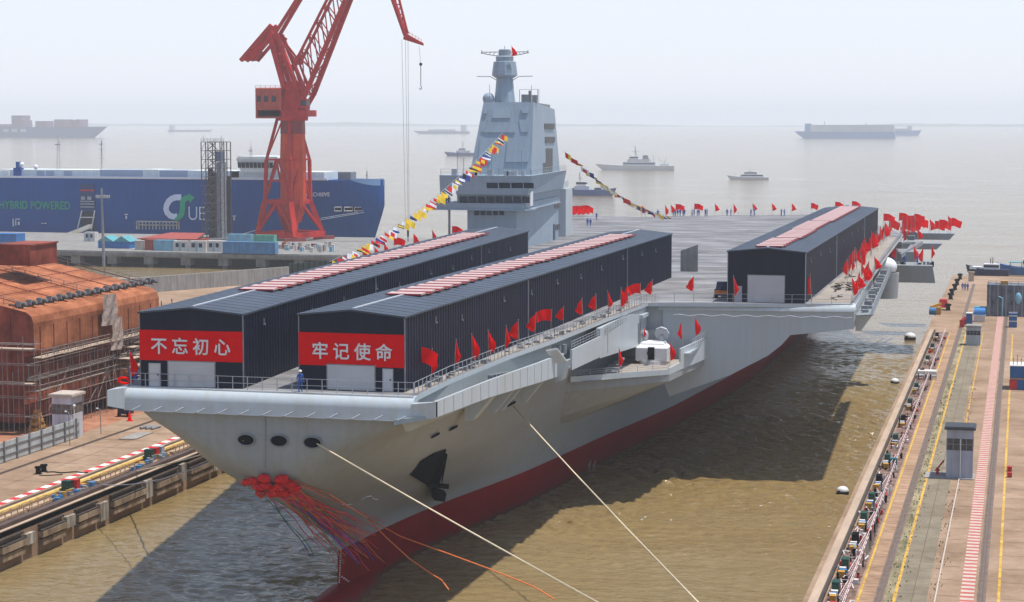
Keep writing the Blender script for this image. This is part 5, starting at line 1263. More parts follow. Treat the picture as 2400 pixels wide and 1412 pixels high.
g = MB(); g.lathe((0,-.01,1.665), [(.155,0),(.125,.012),(.12,.05),(.09,.1),(.02,.125)], 14); g.box(-.08,.08,-.2,-.1,1.665,1.68); hatmesh = g.mesh("hard_hat", hat, None, 40); hatmesh2 = hatmesh.copy(); hatmesh2.materials.clear(); hatmesh2.materials.append(bluehat)
g = MB()   # simple face: nose, brow, ears
g.hexa([(-.015,-.135,1.585),(.015,-.135,1.585),(.012,-.10,1.585),(-.012,-.10,1.585)], [(-.008,-.115,1.63),(.008,-.115,1.63),(.008,-.1,1.63),(-.008,-.1,1.63)])
for s_ in (-1,1): g.ball((s_*.098,-.02,1.60), .025, 5, (.5,1,1.3))
facemesh = g.mesh("face", skin)
g = MB()
for s_ in (-1,1): g.ball((s_*.035,-.112,1.625), .013, 5)
g.box(-.03,.03,-.118,-.108,1.545,1.553); eyemesh = g.mesh("eyes_and_mouth", darkmat)
def person(p, pose, rz, label, group, s=1.0, h2=False, navy=False):
    t = thing("person", label, "person", p, group, rz=rz)
    b_ = link(bpy.data.objects.new("body", bodies[pose])); b_.parent = t
    for n, m in (("hard_hat", hatmesh2 if h2 else hatmesh), ("face", facemesh), ("eyes_and_mouth", eyemesh)):
        o = link(bpy.data.objects.new(n, m)); o.parent = t
    t.scale = (s, s, s)
person(PZ(704,919,23.0), 0, RT+.5, "worker in blue coverall and white hard hat standing beside the middle shed at the bow", None, 1.08)
for i, px in enumerate((308,318)): person(PZ(px,903,22.4), 2, RT+(-.5,.6)[i], ("left","right")[i]+" of two crouched looking workers in hard hats at the left corner of the bow" if False else ("left","right")[i]+" of two workers in white hard hats at the left bow corner", "people at the bow corner", 1.0)
sp_ = [1542,1578,1583,1588,1594,1601,1604,1622,1627,1634,1638,1653,1657,1704,1713,1760,1768,1831,1838]
for i, px in enumerate(sp_): person(PZ(px,507.5 if px > 1560 else 509.5,23), i % 3, RT+random.uniform(-1.5,1.5), nth(i)+" person in blue from the left standing along the stern rail", "people along the stern rail", 1.05, h2=True)
for i, (px, py) in enumerate(((1377,531),(1384,532),(1398,517))): person(PZ(px,py,23), i, RT+random.uniform(-1,1), ("left of a pair in blue walking on the deck right of the island","right of a pair in blue walking on the deck right of the island","lone person in blue behind the pair on the deck by the island")[i], "people on the deck by the island", 1.05, h2=True)
for i, px in enumerate((2256,2262,2268)): person(PZ(px,682,4), 0, RT+i*.3, ("left","middle","right")[i]+" of three people standing abreast at the far end of the right quay", "people on the far quay", 1.15, h2=True)
for i, px in enumerate((1046,1052)): person(PY(px,484,341.5), i, RT, ("outer","inner")[i]+" of two people standing on the open bridge wing", "people on the bridge wing", 1.1, h2=True)
for i, (px, py) in enumerate(((2092,616),(2120,617),(2150,616))): person(PY(px,py+5,397), i, RT+.3*i, ("left","middle","right")[i]+" of three people on the lower stern sponson", "people on the lower stern sponson", 1.1, h2=True)
# lifebuoy coloured red bundle and small tractor on deck
g = MB(); p = PZ(298,900,22.9); g.tube([p+Vector((.6*math.cos(a)-.2,.1*a-.4,.3+.28*math.sin(a))) for a in [i*.35 for i in range(19)]], .11, 8); g.single("red_hose", redmat, "thick red and white coil on the left bow corner", "hose coil", smooth=50)
p = PZ(1690,700,23); t = thing("deck_tractor", "small dark vehicle with orange front beside the right shed", "vehicle", p)
g = MB(); g.box(p.x-.9,p.x+.9,p.y,p.y+2.2,23.35,24.2); g.hexa([(p.x-.8,p.y+.6,24.2),(p.x+.8,p.y+.6,24.2),(p.x+.8,p.y+2,24.2),(p.x-.8,p.y+2,24.2)],[(p.x-.7,p.y+.8,25.1),(p.x+.7,p.y+.8,25.1),(p.x+.7,p.y+1.8,25.1),(p.x-.7,p.y+1.8,25.1)]); g.build("body", navysuit, t)
g = MB(); g.box(p.x-.85,p.x+.85,p.y-.12,p.y,23.6,24.05); g.build("bumper", mat("orange paint", (.7,.2,.02), .5), t)
for x in (-.8,.8):
    for y in (.4,1.8): g = MB(); g.cyl((p.x+x-.12,p.y+y,23.36),(p.x+x+.12,p.y+y,23.36), .36, 14); g.build("wheel", darkmat, t)

# ------------------------------------------------------------------ mooring ropes, launch bouquet with ribbons
ropey = mat("pale mooring rope", (.62,.52,.36), .8, .12, 3)
def rope(a, b, sag, r, m, label, name="mooring_rope", n=28, cat="rope"):
    g = MB(); g.tube([a.lerp(b, i/n)-Vector((0,0,sag*4*(i/n)*(1-i/n))) for i in range(n+1)], r, 6); return g.single(name, m, label, cat, "mooring ropes of the carrier", smooth=60)
h1_ = onhull(744,1040,.1); q = PY(1420,1412,140); d = (q-h1_); rope(h1_, h1_+d*(14.3/7.9), .35, .07, ropey, "pale mooring rope running from the right bow fairlead to lower right")
h2_ = onhull(1200,950,.1); q = PY(1650,1412,150); d = (q-h2_); rope(h2_, h2_+d*((h2_.z-4)/(h2_.z-q.z)), .5, .07, ropey, "pale mooring rope from the slot under the port gallery to the right quay")
h3_ = onhull(572,1033,.1); rope(h3_, Vector((-102.2,214,4.4)), .2, .08, ropey, "pale mooring rope from the left bow fairlead to the left quay")
h4_ = onhull(590,1033,.1); rope(h4_, Vector((-102.2,205,4.4)), 1.2, .04, trimmat, "thin grey line below the left mooring rope")
bq = onhull(645,1128,.5)
bouquet = thing("launch_ribbon", "red cloth flower with trailing coloured ribbons on the bow stem", "ribbon flower", bq)
rr = random.Random(5); petal = mat("red satin cloth", (.55,.006,.01), .55, .25, 4, bump=.6, bsc=5)
px_ = [(598,1128,1.5),(612,1140,1.2),(622,1118,1.0),(634,1147,1.3),(650,1126,1.1),(662,1122,1.35),(667,1143,1.2),(688,1134,1.3),(622,1112,.9),(655,1112,.8)]
for i, (x, y, s_) in enumerate(((578,1131,.6),(592,1128,.75),(606,1142,.7),(622,1113,.8),(628,1128,.7),(617,1148,.65),(640,1146,.75),(662,1115,.85),(655,1130,.6),(664,1145,.8),(680,1125,.7),(692,1134,.65),(645,1136,.6))):
    o_ = onhull(x, y, .45) if x > 612 else PY(x, y, bq.y+.3); g = MB(); ph = rr.random()*6
    k0 = len(g.v); g.ball(o_, .58*s_, 12, (1.35,.8,.85))
    for j, v in enumerate(g.v): n_ = v-o_; g.v[j] = o_+n_*(1+.22*math.sin(n_.x*11+ph)*math.cos(n_.z*13+ph)+rr.uniform(-.1,.1))
    g.build("petal", petal, bouquet, smooth=60)
rcol = [mat("ribbon "+n, c, .6, .1, 2) for n, c in (("red",(.6,.03,.03)),("orange",(.7,.18,.05)),("pink",(.65,.1,.25)),("blue",(.05,.07,.4)),("purple",(.2,.05,.35)),("green",(.05,.3,.12)),("scarlet",(.6,.04,.08)))]
for i in range(54):
    sx_, sy_ = rr.uniform(600,695), rr.uniform(1125,1155); f = (sx_-600)/95; ex, ey = 770+f*120+rr.uniform(-60,30), 1235+f*30+rr.uniform(-50,75)
    pts = []; N = 14
    for j in range(N+1):
        t_ = j/N; x = sx_+(ex-sx_)*t_+6*math.sin(t_*9+i)*t_; y = sy_+(ey-sy_)*(t_**1.12)+4*math.sin(t_*7+i*2)*t_
        p = PY(x, y, bq.y+ (16.5*t_)) if True else None; h_ = onhull(x, y, .25+.2*rr.random())
        pts.append(h_ if (x > 640+ (y-1150)*1.35 and h_.z > 0) else p)
    ok = [pts[0]]
    for p in pts[1:]:
        if (p-ok[-1]).length < 6: ok.append(p)
    g = MB(); g.tube(ok, .04, 4); g.build("ribbon", rcol[(0,1,6,2,0,1,3,6,2,0,4,1,5)[i % 13]], bouquet)
for k, tail in enumerate((((860,1215),(905,1260),(960,1310),(1015,1348),(1035,1360),(1052,1383)), ((860,1215),(940,1258),(1050,1298),(1150,1335),(1250,1375),(1300,1405)))):
    g = MB(); pts = [onhull(690,1120,.3), onhull(770,1150,.4)]+[PY(*q, 176-i*(2.0+2*k)) for i, q in enumerate(tail)]; g.tube(pts, .06, 4); g.build("ribbon", rcol[1], bouquet)

# ------------------------------------------------------------------ left side: inverted hull block, scaffolding, booth, fence
bx, by0_, by1_ = -131.0, 240.0, 280.0
block = thing("hull_block", "huge orange rust primed ship hull block standing upside down on the left quay", "hull block", (bx-20, 242, 4))
prof = [(bx,5.2),(bx,14.2),(bx+1.3,14.5),(bx+1.6,15.2),(bx+1.6,18.9),(bx+1.3,19.8),(bx+.5,20.4),(bx-14,23.6),(bx-25,26.2),(bx-60,26.2),(bx-60,5.2)]
g = MB(); n = len(prof)
ys = [by0_+ (by1_-by0_)*i/10 for i in range(11)]; k = len(g.v)
for y in ys:
    for x, z in prof: g.v.append(Vector((x, y, z)))
for i in range(10):
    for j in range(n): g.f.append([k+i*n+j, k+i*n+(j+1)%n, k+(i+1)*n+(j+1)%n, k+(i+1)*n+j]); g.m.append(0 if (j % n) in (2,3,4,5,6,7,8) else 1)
g.f.append([k+j for j in range(n)]); g.m.append(1); g.f.append([k+10*n+j for j in range(n)]); g.m.append(1)
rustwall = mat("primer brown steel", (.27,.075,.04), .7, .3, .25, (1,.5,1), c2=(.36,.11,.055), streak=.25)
for q in range(len(g.f)):
    pass
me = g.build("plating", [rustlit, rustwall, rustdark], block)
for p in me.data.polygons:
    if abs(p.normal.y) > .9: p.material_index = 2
g = MB()
for z in (7.5, 10.8, 14.0): g.box(bx, bx+.12, by0_, by1_, z, z+.18)
for i in range(12): y = by0_+1.2+i*3.9; g.box(bx,bx+.10,y,y+.12,5.2,14.2); g.beam((bx+1.92,y,14.9),(bx+1.92,y,18.4),.12,.1)
for i in range(10): x = bx-2-i*3.4; g.box(x,x+.15,by0_-.12,by0_,5.2,20)
for i in range(6):
    x = bx-1.5-i*4.6; z = 20.75+(bx-x)*.224; g.beam((x,by0_,z),(x,by1_,z),.1,.1)
for i in range(5): y = by0_+4+i*9.5; g.beam((bx-.2,y,20.66),(bx-25,y,26.26),.1,.1)
g.build("weld_seam", rustdark, block)
g = MB(); tb0, tb1 = PY(14,612,by0_+20), PY(102,574,by0_+20)
g.box(tb0.x,tb1.x-1,by0_+18,by0_+26,tb0.z-.5,tb1.z); g.extr([(tb1.x-4,by0_+17.7,tb0.z-.5),(tb1.x-1,by0_+17.7,tb0.z-.5),(tb1.x-1,by0_+17.7,tb1.z),(tb1.x-4,by0_+17.7,tb1.z)],(0,.3,0))
g.box(tb0.x-.2,tb1.x-.8,by0_+17.8,by0_+26.2,tb1.z-.1,tb1.z+.12)
g.build("keel_box", rustdark, block)
g = MB()   # rail along the top edge, ridge rails and ladder
g.rail([(bx-1,by0_+.5,20.9),(bx-24,by0_+.5,26.1)],1.0,2.2,.05,1); g.rail([(bx-24,by0_+2,26.2),(bx-24,by1_,26.2)],1.0,3,.05,1); g.rail([(bx-1,by0_+22,20.9),(bx-24,by0_+22,26.1)],1.0,2.2,.05,2); g.rail([(bx-1,by1_-.5,20.9),(bx-24,by1_-.5,26.1)],1.0,2.2,.05,2)
g.build("guard_rail", scaffmat, block)
rr = random.Random(12); pumpm = mat("dark greenish machine", (.07,.075,.065), .6, .3, 2)
for i in range(15):
    y = by0_+1.6+i*2.95; zb = 20.75; x = bx-1.3; t = thing("chain_hoist", nth(i)+" dark hoist from the left along the upper edge of the orange hull block", "hoist", (x,y,zb), "hoists along the hull block edge")
    g = MB(); g.cyl((x-.6,y,zb+.6),(x+.6,y+.15,zb+.5),.3,10); g.box(x-.4,x+.4,y-.3,y+.3,zb,zb+.35); g.beam((x-1.4,y-.5,zb+.5),(x+1.2,y+.4,zb+.25),.22); g.build("drum", pumpm, t)
    g = MB(); g.box(x-.2,x+.4,y-.6,y-.3,zb+.3,zb+1.0); g.cyl((x+.8,y+.1,zb+.6),(x+1.0,y+.1,zb+.6),.25,8); g.build("motor", steelgrey, t)
scaff = thing("scaffolding", "tube scaffolding with plank walkways around the orange hull block", "scaffolding", (bx+2,242,4))
g = MB(); rr = random.Random(2)
for i in range(20):
    y = by0_-1+i*2.45
    for x in (bx+1.2, bx+2.9): g.tube([(x+rr.uniform(-.1,.1),y,4),(x+rr.uniform(-.12,.12),y+rr.uniform(-.15,.15),15.2 if i % 2 else 13.4)], .055, 5)
for z in (6.3, 8.6, 10.6, 11.6, 13.4):
    for x in (bx+1.2, bx+2.9): g.tube([(x,by0_-1.5,z),(x+.1,by1_,z+rr.uniform(-.2,.2))], .05, 5)
for i in range(22):
    x = bx+3-i*1.6
    if x > -160:
        for y in (by0_-2.6, by0_-1.2): g.tube([(x,y,4),(x+rr.uniform(-.1,.1),y,rr.choice((12.5,16.2,17.4)))], .055, 5)
for z in (6.5,9,10.8,13.5,15.5,16.3): g.tube([(bx+3.2,by0_-2.6,z),(bx-32,by0_-2.6,z)], .055, 5); g.tube([(bx+3.2,by0_-1.2,z),(bx-32,by0_-1.2,z)], .05, 5)
for i in range(26):
    y = by0_+rr.uniform(0,44); z = rr.uniform(4,9); g.tube([(bx+2.9,y,z),(bx+2.8,y+rr.uniform(-4,4),z+rr.uniform(2,5))], .045, 4)
for i in range(60):       # denser far bay behind the carrier's corner
    y = by0_+rr.uniform(24,45); z = rr.uniform(4.5,15); g.tube([(bx+rr.uniform(.8,5),y,z),(bx+rr.uniform(.8,5),y+rr.uniform(1,7),z+rr.uniform(-1,2.4))], .055, 4)
g.build("tube", scaffmat, scaff)
g = MB()
for z, x0 in ((14.3,2.0),(9.7,1.0),(11.3,1.0)):
    for i in range(15):
        y = by0_-1.2+i*3.0; g.box(bx+x0+.02+rr.uniform(0,.1), bx+x0+1.3+rr.uniform(0,.2), y, y+2.9, z+rr.uniform(-.06,.06), z+.12)
for z in (10.9, 15.6): g.box(bx-32,bx+2.5,by0_-2.7,by0_-1.1,z,z+.1)
for i in range(70): 
    y = by0_+rr.uniform(22,45); z = rr.choice((5.5,7,8.4,9.8,11.2,12.6))+rr.uniform(-.2,.2); g.box(bx+rr.uniform(.6,3), bx+rr.uniform(3,5.5), y, y+rr.uniform(.8,3), z, z+.1)
g.build("plank", plankmat, scaff)
g = MB()
for i in range(90):
    y = by0_-1+rr.uniform(0,45); g.tube([(bx+3.1,y,14.4),(bx+3.15,y+rr.uniform(-.3,.3),15.5)], .035, 4)
g.tube([(bx+3.1,by0_-1,15.4),(bx+3.1,by1_,15.4)],.05,5); g.tube([(bx+3.1,by0_-1,14.9),(bx+3.1,by1_,14.9)],.05,5); g.build("toe_rail", scaffmat, scaff)
netm = mat("pale netting", (.36,.28,.235), .9, .35, 2.5)      # strips of netting hung on the scaffold
for px0, px1, py0, py1, xo in ((240,274,688,765,2.3),(262,287,742,822,3.4)):
    a, b, c, d = PX(px0,py0+4,bx+xo), PX(px1,py0,bx+xo), PX(px0,py1,bx+xo), PX(px1,py1-4,bx+xo); rr = random.Random(px0)
    g = MB(); g.grid(lambda u, v: a.lerp(b,u).lerp(c.lerp(d,u),v)+Vector((.14*math.sin(u*11+v*5),.1*math.sin(v*17),0)), 8, 18); g.build("netting", netm, scaff)
# yellow timber trestle at the block corner
p = PZ(88,1010,4); t = thing("timber_stack", "yellow stack of crossed timbers at the near corner of the hull block", "timber stack", p); g = MB()
for i in range(7):
    s_ = 1.9-i*.2; z = 4+i*.42
    for q in (-s_/2, s_/2-.3):
        if i % 2: g.box(p.x+q,p.x+q+.3,p.y-s_/2,p.y+s_/2,z,z+.38)
        else: g.box(p.x-s_/2,p.x+s_/2,p.y+q,p.y+q+.3,z,z+.38)
g.build("timber", mat("yellow timber", (.50,.27,.07), .8, .25, 2), t)
# white watch booth
def booth(x0, x1, y0, y1, z0, z1, wallc, roofc, label, over, side_win, group=None):
    t = thing("watch_booth", label, "booth", ((x0+x1)/2,y0,z0), group); g = MB(); wz0, wz1 = z0+(z1-z0)*.58, z0+(z1-z0)*.82
    g.box(x0,x1,y0,y1,z0,wz0); g.box(x0,x1,y0,y1,wz1,z1); g.box(x0+.12,x1-.12,y0+.12,y1-.12,wz0,wz1); b_ = g.build("wall", wallc, t)
    g = MB(); nx = 4; w = (x1-x0)
    g.box(x0+.06,x1-.06,y0+.05,y0+.12,wz0+.02,wz1-.02); g.box(x1-.12,x1-.05,y0+.1,y1-.1,wz0+.02,wz1-.02); g.box(x0+.05,x0+.12,y0+.1,y1-.1,wz0+.02,wz1-.02); wi = g.build("window", side_win, t)
    g = MB()
    for i in range(nx+1): x = x0+w*i/nx; g.box(x-.04,x+.04,y0,y0+.06,wz0,wz1)
    for i in range(3): y = y0+(y1-y0)*i/2; g.box(x1-.06,x1,y-.04,y+.04,wz0,wz1)
    g.box(x0,x1,y0-.01,y0+.05,(wz0+wz1)/2,(wz0+wz1)/2+.06); g.build("window_frame", steelgrey, wi)
    g = MB(); g.box(x0-over,x1+over,y0-over,y1+over,z1,z1+.28); g.box(x0-over+.15,x1+over-.15,y0-over+.15,y1+over-.15,z1+.28,z1+.36); g.build("roof", roofc, t); return t
dusty = mat("dusty brown window", (.15,.11,.085), .4, .3, 2)
wb0, wb1 = PZ(122,1008,4), PZ(194,1030,4); zt_ = PY(160,925,238).z
wc = PZ(168,1031,4)
booth(wc.x-2.8,wc.x,wc.y,wc.y+3.3,4,PY(168,931,wc.y).z,mat("off white booth wall", (.58,.58,.64), .6, .1, .6, streak=.2), whitestripe,"white watch booth with a brown window band in front of the orange hull block",.35,dusty,"watch booths")
t = bpy.data.objects["watch_booth"]; g = MB(); g.box(wc.x-2,wc.x-1.1,wc.y-.1,wc.y-.01,4.1,6.2); g.build("door", trimmat, t)
g = MB(); g.tube([(wc.x+.2,wc.y+.5,4),(wc.x+.2,wc.y+.5,8.4)],.06,6); g.ball((wc.x+.25,wc.y+.4,8.5),.22,6); g.build("camera_post", whitemat, t)
# grey panel fence
fence = thing("panel_fence", "grey panel fence with dark posts on the left quay below the white booth", "fence", (-121.6,180,4)); fp = mat("pale fence panel", (.48,.52,.53), .6, .1, .6, streak=.2)
g = MB(); g.box(-121.75,-121.65,150,237.4,4.1,6.6); g.build("panel", fp, fence)
for i in range(28): g = MB(); y = 150+i*3.2; g.box(-121.64,-121.44,y,y+.2,4,6.75); g.build("post", steelgrey, fence)
g = MB()
for z in (4.9,5.9): g.box(-121.64,-121.54,150,237.4,z,z+.12)
g.build("cross_rail", steelgrey, fence)
for i, (y, x) in enumerate(((236,-120.3),(243,-117.5))):
    pass
def floodlight(px, py, h, label):
    p = PZ(px, py, 4); t = thing("lamp_post", label, "lamp post", p, "short lamp posts on the left quay"); g = MB(); g.tube([p, p+Vector((-.1,0,h)), p+Vector((-.5,0,h+.1))], .06, 6); g.build("pole", steelgrey, t); g = MB(); g.ball(p+Vector((-.5,-.05,h+.1)), .15, 8, (1,1,.7)); g.build("lamp", whitemat, t)
floodlight(164,1045,4.4,"white globe lamp post at the end of the grey panel fence"); floodlight(237,1018,3.4,"thin lamp post on the orange ground right of the white booth")
# left quay small things
p = PZ(318,1030,4); t_ = MB(); t_.hexa([PZ(278,1029,4.02),PZ(318,1029,4.02),PZ(358,1014,4.02),PZ(322,1014,4.02)],[PZ(278,1029,4.1),PZ(318,1029,4.1),PZ(358,1014,4.1),PZ(322,1014,4.1)]); t_.single("steel_plate", concgrey, "grey steel plate lying on the left quay", "plate")
g = MB(); a = PZ(345,1008,4)
for i in range(3): g.cyl(a+Vector((-1+i*.8,0,.2)), a+Vector((-.7+i*.8,2.2,.2)), .2, 8)
g.single("pipe_stack", steelgrey, "short stack of grey pipes beyond the steel plate", "pipes")
for i, (px, py) in enumerate(((90,1111),(103,1106))):
    p = PZ(px,py,4); t = thing("bollard", ("left","right")[i]+" black bollard of the pair on the left quay", "bollard", p, "bollards on the left quay"); g = MB(); g.lathe(p, [(.5,0),(.34,.1),(.3,.6),(.46,.75),(.44,.9),(.1,.95)], 14); g.build("body", darkmat, t, smooth=35)
g = MB(); a = PZ(108,1108,4.06); g.tube([a+Vector((i*.45,.35*math.sin(i*1.1)+i*.12,.04)) for i in range(12)], .07, 5); a = PZ(95,1114,4.06); g.tube([a+Vector((i*.3,-.3+.02*i*i,.04)) for i in range(9)], .06, 5); g.single("rope_coil", darkmat, "dark rope lying beside the bollards on the left quay", "rope")
def cabinet(p, w, d, h, m, label, group, name="cabinet", cat="cabinet"):
    t = thing(name, label, cat, p, group); g = MB(); g.box(p.x-w/2,p.x+w/2,p.y,p.y+d,p.z+.06,p.z+h); g.box(p.x-w/2-.03,p.x+w/2+.03,p.y-.03,p.y+d+.03,p.z+h,p.z+h+.06); g.build("body", m, t); g = MB(); g.box(p.x-w/2+.06,p.x+w/2-.06,p.y-.03,p.y,p.z+.15,p.z+h-.1); d_ = g.build("door", m, t); g = MB(); g.box(p.x+w/2-.2,p.x+w/2-.14,p.y-.06,p.y-.03,p.z+h*.5,p.z+h*.6); g.build("handle", steelgrey, d_); return t
dgreen = mat("dark green paint", (.010,.055,.036), .5, .12, 1); dred = mat("fire red paint", (.50,.02,.015), .5, .12, 1); dblue = mat("barrel blue", (.05,.19,.40), .5, .12, 1); dyel = mat("crate yellow", (.50,.25,.025), .6, .15, 1); dwhite = mat("dull white paint", (.6,.58,.55), .6, .12, 1)
for (px, py), m, w in (((153,1157),dgreen,"dark green cabinet of the nearer pair on the left quay edge"),((171,1154),dred,"red fire cabinet of the nearer pair on the left quay edge"),((346,1081),dgreen,"dark green cabinet of the farther pair on the left quay edge"),((359,1077),dred,"red fire cabinet of the farther pair on the left quay edge"),((371,1073),trimmat,"pale grey cabinet beside the farther red fire cabinet")):
    cabinet(PZ(px,py,4), .95, .9, 1.35, m, w, "cabinets on the left quay edge")
def clutter(name, x0, x1, y0, y1, n, ms, label, cat, seed, tube=False):
    rr = random.Random(seed); t = thing(name, label, cat, ((x0+x1)/2,y0,4))
    for mi, m in enumerate(ms):
        g = MB()
        for i in range(n):
            x, y = rr.uniform(x0,x1), rr.uniform(y0,y1); s_ = rr.uniform(.15,.4)
            if i % 2: g.cyl((x,y,4),(x,y,4+s_*2), s_*.7, 8)
            else: g.box(x-s_,x+s_,y-s_,y+s_,4,4+s_*1.6)
        g.build(("valve","fitting","pump")[mi % 3], m, t)
clutter("valve_row", -104.6,-103.2,196,206,12,[dyel,steelgrey,dblue],"row of yellow and blue pipe fittings left of the nearer cabinets","pipe fittings",1)
clutter("valve_row", -104.6,-103.2,215,226,12,[dyel,steelgrey,dblue],"row of yellow and blue pipe fittings left of the farther cabinets","pipe fittings",2)
for i, (y0, y1) in enumerate(((182,190),(190.5,196),(207,216),(228,238))):
    g = MB(); g.rail([(-103.4,y0,4),(-103.4,y1,4)], 1.0, 1.3, .05, 2); g.rail([(-104.6,y0,4),(-104.6,y1,4)], .8, 2, .05, 1); g.beam((-104,y0,4.25),(-104,y1,4.25),.5,.3)
    g.single("pipe_rack", mat("rack brown %d" % i, (.42,.30,.2), .7, .3, 1.5), nth(i)+" low brown pipe rack from the near end of the left quay edge", "pipe rack", "pipe racks on the left quay")
g = MB(); a, b = PZ(0,1232,4.2), PZ(430,1046,4.2); g.tube([(-105.8,170,4.3),(-105.8,250,4.3)], .28, 8); g.single("supply_pipe", mat("yellow pipe paint", (.6,.4,.12), .6, .2, 1), "long yellow pipe along the left quay edge", "pipe")
p = PZ(304,987,4); g = MB(); g.lathe(p, [(.5,0),(.45,.1),(.3,.1),(.06,1.3),(.03,1.35)], 14); g.single("traffic_cone", redmat, "bright red cone on the orange ground under the bow", "cone", smooth=35)
p = PZ(289,978,4); t = thing("welding_cart", "dark blue machine cart on the orange ground under the bow", "cart", p); g = MB(); g.box(p.x-.9,p.x+.9,p.y,p.y+1.6,4.4,6.0); g.hexa([(p.x-.8,p.y+.1,6),(p.x+.8,p.y+.1,6),(p.x+.8,p.y+1.5,6),(p.x-.8,p.y+1.5,6)],[(p.x-.5,p.y+.3,6.5),(p.x+.5,p.y+.3,6.5),(p.x+.5,p.y+1.3,6.5),(p.x-.5,p.y+1.3,6.5)]); g.build("body", navysuit, t)
for x in (-.7,.7): g = MB(); g.cyl((p.x+x-.1,p.y+.1,4.4),(p.x+x+.1,p.y+.1,4.4),.4,12); g.build("wheel", darkmat, t)

# ------------------------------------------------------------------ right quay
gb0, gb1 = PZ(2217,1122,4), PZ(2279,1124,4); yb = gb0.y; zt_ = PY(2250,1008,yb).z
bt_ = booth(gb0.x,gb1.x,yb,yb+3.4,4,zt_,mat("blue grey booth wall", (.33,.36,.43), .6, .08, .6, streak=.15),mat("dark booth roof", (.045,.05,.06), .7, .2, 1),"tall blue grey watch booth with a dark flat roof on the right quay",.28,mat("see through booth glass", (.07,.065,.06), .2, .4, 2),"watch booths")
g = MB(); xm = (gb0.x+gb1.x)/2+.1; g.tube([(xm,yb-.08,4),(xm,yb-.08,zt_-1.1)],.06,6); g.build("pipe", whitemat, bt_)
g = MB(); g.box(gb0.x-2.5,gb1.x+.2,yb-.5,yb+3.6,3.99,4.06+.08); g.build("base_slab", concgrey, bt_)
p = PZ(2197,1112,4.14); t = thing("fire_hydrant", "red hydrant on the slab left of the tall grey booth", "hydrant", p); g = MB(); g.lathe(p, [(.22,0),(.18,.1),(.15,.6),(.2,.65),(.2,.75),(.05,.85)], 10); g.cyl(p+Vector((-.3,0,.5)),p+Vector((.3,0,.5)),.09,8); g.beam(p+Vector((.1,.2,.8)), p+Vector((.7,.6,1.6)),.15); g.build("body", dred, t)
p = PZ(2255,1140,4); g = MB(); g.tube([(xm-.1,yb-.5,4.1),(xm-.3,180,4.1),(xm-.35,150,4.1)], .09, 6); g.single("water_pipe", whitestripe, "long pale pipe running towards the viewer from the tall grey booth", "pipe")
b0, b1 = PZ(2264,810,4), PZ(2297,813,4); zt_ = PY(2280,768,b0.y).z
bt2 = booth(b0.x,b1.x,b0.y,b0.y+3,4,zt_,mat("grey blue hut wall", (.36,.42,.47), .6, .1, .6, streak=.15),concgrey,"small grey hut with a flat roof farther along the right quay",.15,glass,"watch booths")
p = PZ(2262,768,4); container_group = "containers on the right quay"
def box_unit(px0, px1, py0, py1, c, label, d=2.4, name="shipping_container", stripes=None, cat="container"):
    a = PZ(px0, py1, 4); b = PY(px1, py0, a.y); t = thing(name, label, cat, ((a.x+b.x)/2,a.y,4), container_group); g = MB(); g.box(a.x,b.x,a.y,a.y+d,4,b.z)
    n = max(3,int((b.x-a.x)/.5))
    for i in range(n): x = a.x+(b.x-a.x)*i/n; g.box(x+.04,x+(b.x-a.x)/n-.1,a.y-.05,a.y,4.12,b.z-.12)
    g.build("body", c, t); g = MB(); g.box(a.x-.05,b.x+.05,a.y-.08,a.y+d,b.z,b.z+.12)
    g.build("roof", stripes or c, t); return t, a, b
royal2 = mat("right quay blue", (.02,.11,.30), .5, .12, .6); 
t, a, b = box_unit(2366,2440,861,914,royal2,"royal blue container with a white roof and red end at the right edge",5,stripes=dwhite); g = MB(); g.box(a.x-.06,a.x+1.1,a.y-.12,a.y-.05,4.1,5.6); g.build("end_panel", dred, t)
g = MB(); g.box(a.x-.02,b.x,a.y-.12,a.y-.06,5.7,5.85); g.build("stripe", dyel, t)
g = MB()
for i in range(4): g.tube([(a.x+.5+i*.6,a.y+1,b.z),(a.x+.5+i*.6,a.y+1,b.z+1.3+.4*(i%2))],.06,5)
g.build("vent_pipe", steelgrey, t)
box_unit(2264,2279,736,766,royal2,"narrow blue unit with a white top left of the quay hut",2,stripes=dwhite)
t, a, b = box_unit(2282,2309,741,755,dwhite,"low white trailer under a bright blue cover on the right quay",2.5,name="covered_trailer",cat="trailer"); g = MB(); g.cyl((a.x,a.y+1.2,b.z+.6),(b.x,a.y+1.2,b.z+.6),1.0,14); g.build("cover", mat("bright blue cover", (.03,.20,.52), .6), t, smooth=40)
box_unit(2284,2312,722,736,C_['teal'],"teal and blue cabin behind the covered trailer",2.4,name="site_cabin",cat="cabin")
box_unit(2316,2342,724,738,C_['sky'],"low sky blue rack right of the teal cabin",2,name="pipe_rack",cat="rack")
t, a, b = box_unit(2364,2384,737,768,royal2,"stack of dark blue crates with white bands near the blue steel wall",2,name="crate_stack",cat="crates"); g = MB()
for z in (5.2,6.3,7.0): g.box(a.x-.04,b.x+.04,a.y-.1,a.y-.04,z,z+.22)
g.build("band", dwhite, t)
t, a, b = box_unit(2312,2440,672,741,mat("blue grey steel wall", (.06,.10,.17), .6, .45, .5, c2=(.14,.16,.19), streak=.3),"big blue grey steel structure at the far right of the quay",7,name="steel_barge",cat="steel structure"); g = MB(); g.rail([(a.x+.3,a.y,b.z),(b.x,a.y,b.z)],1.0,1.6,.06,2)
for i in range(6): g.box(a.x+.5+i*1.7,a.x+.8+i*1.7,a.y-.14,a.y-.05,4,b.z)
